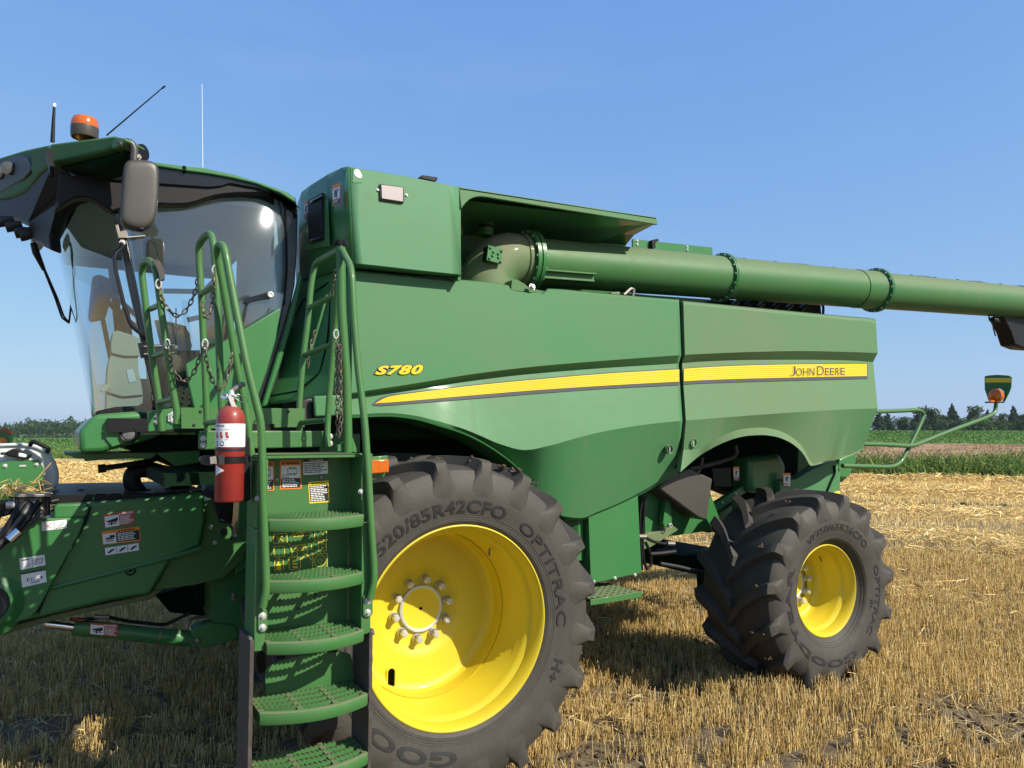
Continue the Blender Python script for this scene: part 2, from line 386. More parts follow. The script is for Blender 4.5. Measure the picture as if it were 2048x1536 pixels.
def soil_mat():
    b = NB('stubble_soil'); c = b.coord()
    n = b.noise(.35, 5); n2 = b.noise(9, 6, .65); n3 = b.noise(60, 4)
    base = b.ramp(b.math('ADD', b.math('MULTIPLY', n2, .6), b.math('MULTIPLY', n3, .4)), [(.30, (.045, .033, .021)), (.48, (.115, .088, .056)), (.60, (.21, .16, .095)), (.76, (.38, .285, .145))])
    # farther out the stubble and chaff cover the soil
    d = b.n('ShaderNodeVectorMath'); d.operation = 'DISTANCE'; b.l(c, d.inputs[0]); d.inputs[1].default_value = tuple(CAM)
    far = b.n('ShaderNodeMapRange'); far.inputs[1].default_value = 12; far.inputs[2].default_value = 34; b.l(d.outputs['Value'], far.inputs[0])
    st = b.ramp(b.math('ADD', b.math('MULTIPLY', n3, .5), b.math('MULTIPLY', n2, .5)), [(.3, (.26, .175, .072)), (.5, (.46, .33, .14)), (.7, (.58, .44, .20))])
    col = b.mix(far.outputs[0], base, st)
    b.bsdf(col, .92, spec=.15, normal=b.bump(b.math('ADD', n2, b.math('MULTIPLY', n3, .5)), .6, .03)); return b.m
def field_mat(name, stops, s1, s2, bump=.6):
    b = NB(name); n = b.noise(s1, 5, .65); n2 = b.noise(s2, 4, .6); big = b.noise(.02, 3)
    f = b.math('ADD', b.math('ADD', b.math('MULTIPLY', n, .45), b.math('MULTIPLY', n2, .35)), b.math('MULTIPLY', big, .2))
    b.bsdf(b.ramp(f, stops), .85, spec=.15, normal=b.bump(n2, bump, .3)); return b.m
M['soil'] = soil_mat()
M['crop'] = field_mat('soybean_canopy', [(.36, (.040, .085, .018)), (.48, (.085, .165, .032)), (.62, (.15, .24, .055))], .5, 2.2)
M['ripe'] = field_mat('ripe_grain_canopy', [(.35, (.25, .155, .085)), (.5, (.36, .24, .135)), (.65, (.45, .31, .18))], .9, 4)
M['verge'] = field_mat('weedy_verge_soil', [(.35, (.03, .06, .012)), (.65, (.08, .13, .03))], 1, 5)

def region(s, f, r):
    # 0 stubble, 1 verge, 2 ripe strip, 3 green crop
    k = np.zeros(s.shape, int); fwd = f > 5
    k[(s >= 42.2) & fwd] = 1; k[(s >= 52) & fwd] = 3
    lim = 92+.16*(r)+np.where(r > 0, 0, 0)
    k[(s >= 49) & (s < lim) & fwd & (r > -10)] = 2
    return k
cx = (GX[:-1, :-1]+GX[1:, 1:])/2; cy = (GY[:-1, :-1]+GY[1:, 1:])/2
S, F, Rr = sline(cx, cy); K = region(S, F, Rr)
for k, nm, mt, lift in ((0, 'ground', 'soil', 0), (1, 'weedy_verge', 'verge', 0), (2, 'ripe_grain_strip', 'ripe', .45), (3, 'green_crop_field', 'crop', .35)):
    ii, jj = np.nonzero(K == k)
    quad = np.stack([ii*na+jj, (ii+1)*na+jj, (ii+1)*na+jj+1, ii*na+jj+1], 1)
    used, inv = np.unique(quad, return_inverse=True); inv = inv.reshape(quad.shape)
    co = np.stack([GX.ravel()[used], GY.ravel()[used], GZ.ravel()[used]], 1)
    if lift: co[:, 2] += lift*(.75+.5*vnoise(co[:, 0]*.8, co[:, 1]*.8, 3))
    me = bpy.data.meshes.new(nm); me.vertices.add(len(co)); me.vertices.foreach_set('co', co.ravel())
    me.loops.add(quad.size); me.loops.foreach_set('vertex_index', inv.ravel().astype(np.int32))
    me.polygons.add(len(quad)); me.polygons.foreach_set('loop_start', np.arange(0, quad.size, 4, dtype=np.int32))
    me.polygons.foreach_set('use_smooth', [True]*len(quad)); me.update(); me.validate()
    me.materials.append(M[mt]); o = bpy.data.objects.new(nm, me); COL.objects.link(o); tag(o, kind='structure')

# ------------------------------------------------------------------ fast soup of small faces with a colour each
def soup(name, P, Q, tone, mat, parent=None, **props):
    """P: (n,k,3) verts of n pieces, Q: faces of one piece (m,4 or 3), tone: (n,3)"""
    n, k, _ = P.shape; Q = np.asarray(Q); m, c = Q.shape
    me = bpy.data.meshes.new(name); co = P.reshape(-1, 3)
    ctr = (co.min(0)+co.max(0))/2; me.vertices.add(n*k); me.vertices.foreach_set('co', (co-ctr).ravel())
    idx = (Q[None]+(np.arange(n)*k)[:, None, None]).reshape(-1)
    me.loops.add(len(idx)); me.loops.foreach_set('vertex_index', idx.astype(np.int32))
    me.polygons.add(n*m); me.polygons.foreach_set('loop_start', np.arange(0, len(idx), c, dtype=np.int32)); me.update()
    at_ = me.color_attributes.new('tone', 'FLOAT_COLOR', 'POINT')
    col = np.ones((n*k, 4), np.float32); col[:, :3] = np.repeat(tone, k, 0); at_.data.foreach_set('color', col.ravel())
    me.materials.append(mat); o = bpy.data.objects.new(name, me); COL.objects.link(o)
    pl = np.zeros(3)
    if parent is not None: o.parent = parent; pl = WLOC[parent.name]
    o.location = ctr-pl
    for a, b in props.items(): o[a] = b
    return o
def cam_pts(n, d0, d1, t0=-.70, t1=.70, pw=1.0):
    """random ground points in the sector the camera sees, density falling with distance"""
    u = rng.random(n); f = (d0**pw+(d1**pw-d0**pw)*u)**(1/pw); t = t0+(t1-t0)*rng.random(n); r = t*f
    x = CAM[0]+f*math.sin(YAW)+r*math.cos(YAW); y = CAM[1]+f*math.cos(YAW)-r*math.sin(YAW)
    return x, y, f
def straw_tone(n, lo=.75, hi=1.25):
    lo, hi = lo*1.12, hi*1.12
    base = np.array([[.60, .435, .165], [.68, .52, .23], [.49, .335, .115], [.74, .60, .32], [.34, .225, .09]])
    p = rng.choice(5, n, p=[.34, .27, .18, .11, .10]); return base[p]*rng.uniform(lo, hi, (n, 1))
WHEELS = [(0, .27, .29), (3.27, .50, .40), (0, .98, .29), (3.27, 4.0, .40)]
def under_wheel(x, y):
    k = np.zeros(len(x), bool)
    for wx, wy, hw in WHEELS: k |= (np.abs(x-wx) < .30) & (np.abs(y-wy) < hw)
    return k
def bare(x, y):
    """where wheels and animals opened the stubble to the soil"""
    n = fbm(x*.9+3, y*1.3, 21, 4)
    rut = np.exp(-((y+1.05)/.45)**2)*.16 + np.exp(-((y+2.6)/.35)**2)*.08
    return n+rut*np.clip((x-.5)/2.5, 0, 1)
def stubble(name, n, d0, d1, pw, wid, sides):
    x, y, f = cam_pts(n, d0, d1, pw=pw)
    row = .17; y = (np.round((y+.02*np.sin(x*1.3))/row)*row)+rng.normal(0, .022, n)       # drilled rows along the machine
    x = x+rng.normal(0, .02, n)
    cl = vnoise(x*14, np.round(y/row)*7.3, 4)
    s, ff, rr = sline(x, y); keep = (s < 41.8) & (cl > .30) & (bare(x, y) < .60+.15*rng.random(n)) & ~under_wheel(x, y)
    x, y, f = x[keep], y[keep], f[keep]; n = len(x); z = ground_z(x, y)
    h = rng.uniform(.07, .15, n)*(.8+.5*vnoise(x*.7, y*.7, 12)); w = wid*rng.uniform(.75, 1.3, n)*np.maximum(1, f/9)
    la = rng.uniform(0, 2*math.pi, n); lean = np.abs(rng.normal(0, .22, n)); flat = rng.random(n) < .10; lean[flat] = rng.uniform(.8, 1.3, flat.sum())
    top = np.stack([np.cos(la)*np.sin(lean)*h, np.sin(la)*np.sin(lean)*h, np.cos(lean)*h], 1)
    b = np.stack([x, y, z-.015], 1); a0 = rng.uniform(0, math.pi, n); P = []
    for k in range(sides):
        a = a0+2*math.pi*k/sides if sides > 2 else (-YAW+rng.normal(0, .5, n))+math.pi*k
        off = np.stack([np.cos(a)*w/2, np.sin(a)*w/2, np.zeros(n)], 1); P += [b+off, b+top+off*.85]
    P = np.stack(P, 1)
    Q = [(2*k, 2*((k+1) % sides), 2*((k+1) % sides)+1, 2*k+1) for k in range(sides)] if sides > 2 else [(0, 2, 3, 1)]
    return soup(name, P, Q, straw_tone(n), M['straw'], kind='stuff')
stubble('stubble', 200000, 3.2, 13, 1.6, .0052, 3)
stubble('far_stubble', 190000, 12, 46, 1.5, .0056, 2)
def litter(name, n, d0, d1, pw, keepf, L=(.06, .26), lift=.03, wid=.005):
    x, y, f = cam_pts(n, d0, d1, pw=pw); s, ff, rr = sline(x, y)
    k = (s < 42) & keepf(x, y, f) & ~under_wheel(x, y); x, y, f = x[k], y[k], f[k]; n = len(x)
    z = ground_z(x, y)+rng.random(n)**2*lift+.006
    l = rng.uniform(*L, n); a = rng.uniform(0, 2*math.pi, n); pit = rng.normal(0, .22, n); w = wid*rng.uniform(.6, 1.3, n)*np.maximum(1, f/9)
    d = np.stack([np.cos(a)*np.cos(pit), np.sin(a)*np.cos(pit), np.sin(pit)], 1)*l[:, None]/2
    mid = np.stack([x, y, z+np.abs(d[:, 2])*.8], 1); sd_ = np.stack([-np.sin(a), np.cos(a), rng.normal(0, .5, n)], 1)*w[:, None]/2
    kink = np.stack([rng.normal(0, .015, n), rng.normal(0, .015, n), np.abs(rng.normal(0, .010, n))], 1)
    P = np.stack([mid-d-sd_, mid-d+sd_, mid+kink-sd_, mid+kink+sd_, mid+d-sd_*.8, mid+d+sd_*.8], 1)
    return soup(name, P, [(0, 1, 3, 2), (2, 3, 5, 4)], straw_tone(n, .8, 1.35), M['straw'], kind='stuff')
litter('loose_straw', 46000, 3.2, 16, 1.5, lambda x, y, f: fbm(x*.8, y*.8, 31, 3) > .40, (.04, .20), .03, .0036)
# swaths of combined straw lying across the field, heaped up
def swath_h(x, y):
    s, ff, rr = sline(x, y); j = s+1.6*(fbm(x*.12, y*.12, 51, 3)-.5); h = np.zeros(len(x))
    for c, w, a in ((17.6, 1.5, .26), (24.0, 1.6, .20), (32.5, 2.0, .28), (40.3, 1.1, .30), (12.2, .9, .08)): h = np.maximum(h, a*np.exp(-((j-c)/w)**2))
    return h*(.45+1.1*fbm(x*1.1, y*1.1, 52, 4))
def swath(x, y, f): return swath_h(x, y)*3.4+.05 > rng.random(len(x))
def litter_swath(n):
    x, y, f = cam_pts(n, 7, 48, pw=1.3); s, ff, rr = sline(x, y); k = (s < 42.2) & swath(x, y, f) & ~under_wheel(x, y); x, y, f = x[k], y[k], f[k]; n = len(x)
    z = ground_z(x, y)+swath_h(x, y)*rng.random(n)**.6+.01; l = rng.uniform(.12, .42, n); a = rng.uniform(0, 2*math.pi, n); pit = rng.normal(0, .28, n); w = .0062*rng.uniform(.6, 1.3, n)*np.maximum(1, f/9)
    d = np.stack([np.cos(a)*np.cos(pit), np.sin(a)*np.cos(pit), np.sin(pit)], 1)*l[:, None]/2; mid = np.stack([x, y, z], 1); sd_ = np.stack([-np.sin(a), np.cos(a), rng.normal(0, .7, n)], 1)*w[:, None]/2
    kink = np.stack([rng.normal(0, .03, n), rng.normal(0, .03, n), np.abs(rng.normal(0, .03, n))], 1)
    P = np.stack([mid-d-sd_, mid-d+sd_, mid+kink-sd_, mid+kink+sd_, mid+d-sd_*.8, mid+d+sd_*.8], 1)
    soup('straw_swaths', P, [(0, 1, 3, 2), (2, 3, 5, 4)], straw_tone(n, .85, 1.4), M['straw'], kind='stuff')
litter_swath(230000)

# clods of soil turned up by the wheels
def clods(n):
    x, y, f = cam_pts(n, 3.3, 11, -.2, .70, 1.4); k = bare(x, y) > .53; x, y = x[k], y[k]; n = len(x)
    tx = np.linspace(2, 32, 700); ty = rng.normal(0, .35, 700)     # a wheel track far out
    ss = 27.4+ty; tt_ = rng.uniform(-.6, .7, 700); ff_ = ss/(1+.51*tt_); rr_ = tt_*ff_; x2 = CAM[0]+ff_*math.sin(YAW)+rr_*math.cos(YAW); y2 = CAM[1]+ff_*math.cos(YAW)-rr_*math.sin(YAW)
    kk = fbm(x2*.5, y2*.5, 61, 3) > .40; x = np.concatenate([x, x2[kk]]); y = np.concatenate([y, y2[kk]]); far_ = np.concatenate([np.ones(n), np.full(kk.sum(), 3.2)]); n = len(x); z = ground_z(x, y)
    ico = [(0,0,1),(.89,0,.45),(.28,.85,.45),(-.72,.53,.45),(-.72,-.53,.45),(.28,-.85,.45),(.72,.53,-.45),(-.28,.85,-.45),(-.89,0,-.45),(-.28,-.85,-.45),(.72,-.53,-.45),(0,0,-1)]
    tri = [(0,1,2),(0,2,3),(0,3,4),(0,4,5),(0,5,1),(1,6,2),(2,7,3),(3,8,4),(4,9,5),(5,10,1),(6,7,2),(7,8,3),(8,9,4),(9,10,5),(10,6,1),(11,7,6),(11,8,7),(11,9,8),(11,10,9),(11,6,10)]
    sz = rng.uniform(.008, .034, n)*far_; P = np.array(ico)[None]*sz[:, None, None]*rng.uniform(.55, 1.3, (n, 12, 3)); P[:, :, 2] *= .7
    P += np.stack([x, y, z+sz*.15], 1)[:, None]
    t = np.array([[.115, .085, .055]])*rng.uniform(.5, 1.5, (n, 1)); soup('soil_clods', P, tri, t, M['straw'], kind='stuff')
clods(7600)

# ------------------------------------------------------------------ weeds, hedges, trees
def blades(name, x, y, z, h, w, tone, lean=.35, **kw):
    n = len(x); a = rng.uniform(0, 2*math.pi, n); l = np.abs(rng.normal(0, lean, n)); ca = rng.uniform(0, math.pi, n)
    b = np.stack([x, y, z], 1); sd_ = np.stack([np.cos(ca), np.sin(ca), np.zeros(n)], 1)*w[:, None]/2
    dirn = np.stack([np.cos(a)*np.sin(l), np.sin(a)*np.sin(l), np.cos(l)], 1)*h[:, None]
    dro = np.stack([np.cos(a)*h*.25, np.sin(a)*h*.25, -h*.12], 1)
    P = np.stack([b-sd_, b+sd_, b+dirn*.55-sd_, b+dirn*.55+sd_, b+dirn+dro-sd_*.2, b+dirn+dro+sd_*.2], 1)
    return soup(name, P, [(0, 1, 3, 2), (2, 3, 5, 4)], tone, M['leaf'], **kw)
n = 110000; x, y, f = cam_pts(n, 30, 75, -.72, .74, 1.3); s, ff, rr = sline(x, y)
wild = fbm(x*.35, y*.35, 41, 4); k = (s > 41.5+2.5*(vnoise(x*.5, y*.5, 44)-.5)) & (s < 50.5+3*(wild-.5)) & ((rr > 10) | (rr < -18)); x, y, s, wild, f = x[k], y[k], s[k], wild[k], f[k]; n = len(x)
h = rng.uniform(.40, 1.30, n)*(.55+1.0*wild)*np.where(s < 43, .6, 1); h[rr[k] < 0] *= .6
pal = np.array([[.10, .17, .036], [.17, .25, .055], [.24, .30, .085], [.06, .11, .028], [.30, .31, .12]])
tone = pal[rng.choice(5, n, p=[.32, .32, .16, .12, .08])]*rng.uniform(.8, 1.2, (n, 1))*(.75+.5*vnoise(x*1.5, y*1.5, 9))[:, None]
blades('verge_weeds', x, y, ground_z(x, y), h, rng.uniform(.025, .06, n), tone, .45, kind='stuff')
def mounds():
    g = np.random.default_rng(77); Ps = []; ts = []
    for i in range(420):
        t = g.uniform(.36, .74) if i % 4 else g.uniform(-.72, -.45); s0 = g.uniform(42.8, 50.5); ff_ = s0/(1+.51*t); r_ = t*ff_; x = CAM[0]+ff_*math.sin(YAW)+r_*math.cos(YAW); y = CAM[1]+ff_*math.cos(YAW)-r_*math.sin(YAW)
        k = float(fbm(np.array([x*.25]), np.array([y*.25]), 71, 3)[0]); h = g.uniform(.45, .95)*(.5+k)*(.6 if t < 0 else 1); w = g.uniform(.4, 1.1); z = float(ground_z(np.array([x]), np.array([y]))[0])
        P, c = leaf_cloud(130, (.03, .085), [(V(0, 0, h*.45), (w, w, h*.62))], int(g.integers(900)), tuple(np.array([.15, .225, .05])*g.uniform(.55, 1.35)*np.array([g.uniform(.8, 1.3), 1, 1]))); Ps.append(P+V(x, y, z)); ts.append(c)
    soup('verge_bushes', np.concatenate(Ps), [(0, 1, 2, 3)], np.concatenate(ts), M['leaf'], kind='stuff')
n = 26000; x, y, f = cam_pts(n, 33, 110, .36, .74, 1.2); s, ff, rr = sline(x, y); k = region(s, ff, rr) == 2; x, y, f = x[k], y[k], f[k]; n = len(x)
tone = np.array([[.40, .27, .16]])*rng.uniform(.7, 1.25, (n, 1)); blades('ripe_grain_ears', x, y, ground_z(x, y)+.35, rng.uniform(.15, .34, n), rng.uniform(.03, .06, n), tone, .5, kind='stuff')
def crop_leaves(t0, t1, n, d0, d1):
    x, y, f = cam_pts(n, d0, d1, t0, t1, 1.1); s, ff, rr = sline(x, y); k = region(s, ff, rr) == 3; x, y, f = x[k], y[k], f[k]; n = len(x)
    sz = rng.uniform(.10, .26, n)*np.clip(f/80, .8, 3); a = rng.uniform(0, 2*math.pi, n); tl = rng.normal(0, .5, (n, 2))
    u = np.stack([np.cos(a), np.sin(a), tl[:, 0]], 1)*sz[:, None]/2; v = np.stack([-np.sin(a), np.cos(a), tl[:, 1]], 1)*sz[:, None]/2
    c = np.stack([x, y, ground_z(x, y)+.35+rng.uniform(.0, .28, n)], 1); P = np.stack([c-u, c-v*.7, c+u, c+v*.7], 1)
    tone = np.array([[.098, .185, .040]])*rng.uniform(.55, 1.55, (n, 1))*(1+.4*(fbm(x*.12, y*.12, 3, 3)-.5))[:, None]
    return P, tone
Pa, ta = crop_leaves(.36, .74, 26000, 60, 260); Pb, tb = crop_leaves(-.72, -.36, 20000, 50, 330)
soup('crop_leaves', np.concatenate([Pa, Pb]), [(0, 1, 2, 3)], np.concatenate([ta, tb]), M['leaf'], kind='stuff')

def leaf_cloud(n, sizes, lobes, seed, tone):
    """n leaf clumps spread through ellipsoid lobes (centre, radii), more towards the skin, with gaps"""
    g = np.random.default_rng(seed); vol = np.array([l[1][0]*l[1][1]*l[1][2] for l in lobes])**.75; li = g.choice(len(lobes), n, p=vol/vol.sum())
    d = g.normal(0, 1, (n, 3)); d /= np.linalg.norm(d, axis=1)[:, None]; rr = g.random(n)**.6
    c = np.array([l[0] for l in lobes])[li]+d*rr[:, None]*np.array([l[1] for l in lobes])[li]
    k = vnoise(c[:, 0]*.9+c[:, 2]*.7, c[:, 1]*.9-c[:, 2]*.6, seed % 17) > .22; c = c[k]; d = d[k]; n = len(c)
    nrm = d+g.normal(0, .7, (n, 3)); nrm /= np.linalg.norm(nrm, axis=1)[:, None]
    u = np.cross(nrm, g.normal(0, 1, (n, 3))); u /= np.linalg.norm(u, axis=1)[:, None]; v = np.cross(nrm, u)
    sz = g.uniform(*sizes, n)[:, None]; P = np.stack([c-u*sz, c-v*sz*.7, c+u*sz, c+v*sz*.7], 1)
    clump = .72+.56*vnoise(c[:, 0]*.5+c[:, 2]*.35, c[:, 1]*.5+c[:, 2]*.5, seed % 13)
    return P, np.array([tone])*g.uniform(.7, 1.3, (n, 1))*clump[:, None]
mounds()
def make_tree(kind, H, W, seed, label, group, tone, n=2600):
    g = random.Random(seed); root = empty(kind, (0, 0, 0), label=label, cat='tree', group=group)
    mb = MB(); top = .8*H; lean = V(g.uniform(-.04, .04)*H, g.uniform(-.04, .04)*H, 0)
    mb.tube([V(0, 0, -.3), V(0, 0, .25*H)+lean*.3, V(0, 0, top)+lean], [.028*H, .02*H, .004*H], M['bark'], 7, 0)
    lobes = []
    if kind == 'spruce_tree':
        z = .08*H
        while z < .97*H:
            rad_ = W/2*(1-z/H)**.8*g.uniform(.8, 1.1)+.08; 
            for q in range(5):
                a = g.uniform(0, 6.28); e = V(math.cos(a)*rad_*.62, math.sin(a)*rad_*.62, z-.12*rad_); lobes.append((e+lean*z/H, (rad_*.42, rad_*.42, .055*H)))
                if q < 3: mb.tube([V(0, 0, z)+lean*z/H, e+lean*z/H], [.006*H, .002*H], M['bark'], 4, 0)
            z += .062*H
    else:
        for q in range(14):
            a = g.uniform(0, 6.28); zz = g.uniform(.12, .84); rad_ = W/2*math.sin(min(1, 1.25-abs(zz-.45))*1.5)*g.uniform(.45, .75)
            e = V(math.cos(a)*rad_*.8, math.sin(a)*rad_*.8, zz*H); s_ = g.uniform(.17, .27)*W
            lobes.append((e, (s_, s_, s_*g.uniform(.6, .9)))); mb.tube([V(0, 0, .2*H), V(0, 0, .35*H)*.6+e*.4, e], [.012*H, .008*H, .003*H], M['bark'], 5, 0)
        lobes.append((V(0, 0, .86*H), (.2*W, .2*W, .13*H)))
        for q in range(5): a = q*1.26; lobes.append((V(math.cos(a)*.30*W, math.sin(a)*.30*W, .13*H), (.22*W, .22*W, .13*H)))
    mb.build('trunk', root)
    P, t = leaf_cloud(n, (.025*H, .058*H), lobes, seed, tone); soup('crown', P, [(0, 1, 2, 3)], t, M['leaf'], root)
    return root
def put(root, px, f, sc=1.0, rz=0.0, label=None, dz=0.0):
    r = (px-1024)/FPX*f; x = CAM[0]+f*math.sin(YAW)+r*math.cos(YAW); y = CAM[1]+f*math.cos(YAW)-r*math.sin(YAW)
    root.location = (x, y, float(ground_z(np.array([x]), np.array([y]))[0])+dz); root.scale = (sc, sc, sc); root.rotation_euler = (0, 0, rz); WLOC[root.name] = np.array(root.location)
    if label: root['label'] = label
    return root
def dup(root, label=None):
    r = root.copy(); COL.objects.link(r)
    for ch in root.children:
        c = ch.copy(); COL.objects.link(c); c.parent = r
    if label: r['label'] = label
    return r
GR = 'trees along the far edge of the green field'
DG = (.045, .085, .028); MG = (.075, .13, .035); LG = (.085, .145, .038)
sp1 = make_tree('spruce_tree', 9.6, 7.0, 3, 'tall pointed dark spruce standing above the hedge right of the yellow banded marker plate arm', GR, DG)
sp2 = make_tree('spruce_tree', 7.2, 5.6, 4, 'dark spruce half hidden by the rear edge of the green side panel', GR, DG)
bt1 = make_tree('broadleaf_tree', 6.4, 7.6, 5, 'broad dark round tree in line with the upright of the green tube hoop', GR, (.048, .095, .026))
bt2 = make_tree('broadleaf_tree', 5.4, 5.0, 6, 'small round tree alone in the gap between spruce and broad tree', GR, MG)
bt3 = make_tree('broadleaf_tree', 7.6, 8.6, 8, 'large mid green bushy tree at the right end of the far hedge', GR, (.062, .115, .030))
put(sp1, 1905, 262); put(sp2, 1757, 258, 1.05); put(bt1, 1850, 255, 1.3); put(bt2, 1804, 262, 1.0); put(bt3, 1958, 250, 1.15)
T = [(dup(sp2), 1773, 262, .95, 1.0, 'lower dark spruce just right of the rear edge of the green side panel'), (dup(bt2), 1786, 240, .48, 2.0, 'low pale green bush at the foot of the two left spruces'),
     (dup(bt1), 1887, 268, .92, .8, 'broad tree to the left of the tall pointed spruce'), (dup(sp1), 1940, 266, .78, 2.2, 'shorter spruce directly right of the tall pointed one'),
     (dup(bt3), 1915, 246, .62, 3.0, 'bushy tree low in front of the tall pointed spruce'), (dup(sp1), 1975, 268, .80, .6, 'spruce behind the stem of the amber lamp'),
     (dup(bt3), 2012, 252, .82, 1.4, 'rounded tree right of the amber lamp stem'), (dup(sp1), 2027, 262, .92, 4.0, 'tall spruce near the right edge of the photo'),
     (dup(bt1), 2050, 250, .95, 5.0, 'dark tree cut off by the right edge of the photo'), (dup(bt3), 1833, 258, .78, 2.4, 'lower left shoulder tree beside the broad dark round tree')]
for o, px, f, sc, rz, lb in T: put(o, px, f, sc, rz, lb)
# the wood on the left horizon: separate trees in front, one mass behind
GL = 'trees of the wood on the left horizon'
lb0 = make_tree('broadleaf_tree', 8.0, 9.0, 11, 'round tree of the distant wood above the hoop handle of the header', GL, (.040, .085, .022), 900)
ls0 = make_tree('spruce_tree', 9.5, 5.0, 12, 'pointed tree sticking out of the wood near the left edge', GL, (.030, .062, .020), 800)
put(ls0, 12, 420, .95); put(lb0, 62, 400, .9)
for i, (px, f, sc, src, lb) in enumerate([(34, 415, .95, ls0, 'second pointed treetop from the left edge of the photo'), (2, 405, .9, lb0, 'round tree at the left border of the photo behind the red and green marker'),
        (85, 430, 1.0, lb0, 'tree in the wood straight above the black hoop handle'), (108, 410, .8, lb0, 'lower round tree right of the hoop handle'), (128, 400, 1.0, lb0, 'tree in the wood next to the cab nose'),
        (150, 415, 1.05, lb0, 'rounded tree touching the front of the cab base'), (172, 405, .9, lb0, 'tree partly hidden by the front of the cab base'), (20, 390, .55, lb0, 'small bush in front of the two pointed trees')]):
    put(dup(src), px, f, sc, i*1.3, lb)
def wood(name, px0, px1, f0, f1, n, H, tone, seed):
    g = np.random.default_rng(seed); Ps = []; ts = []
    for i in range(n):
        px = g.uniform(px0, px1); f = g.uniform(f0, f1); r = (px-1024)/FPX*f
        x = CAM[0]+f*math.sin(YAW)+r*math.cos(YAW); y = CAM[1]+f*math.cos(YAW)-r*math.sin(YAW); z = float(ground_z(np.array([x]), np.array([y]))[0]); h = H*g.uniform(.75, 1.25)
        P, t = leaf_cloud(110, (.06*h, .11*h), [(V(0, 0, .55*h), (.36*h, .36*h, .45*h))], int(g.integers(1000)), tone); Ps.append(P+V(x, y, z)); ts.append(t)
    soup(name, np.concatenate(Ps), [(0, 1, 2, 3)], np.concatenate(ts), M['leaf'], kind='stuff')
wood('distant_wood', -120, 330, 440, 620, 120, 10.5, (.045, .085, .030), 5)
wood('field_edge_scrub', 1872, 2110, 246, 258, 70, 3.6, (.060, .11, .032), 9)
wood('field_edge_scrub', 1822, 1880, 252, 260, 16, 3.2, (.055, .10, .03), 10)
wood('distant_ridge_wood', 1640, 2200, 820, 1050, 120, 15, (.050, .085, .045), 6)

# ------------------------------------------------------------------ the combine
combine = empty('combine_harvester', (1.9, 2.2, 0), label='large green combine harvester with yellow wheels parked in the stubble field', cat='combine')

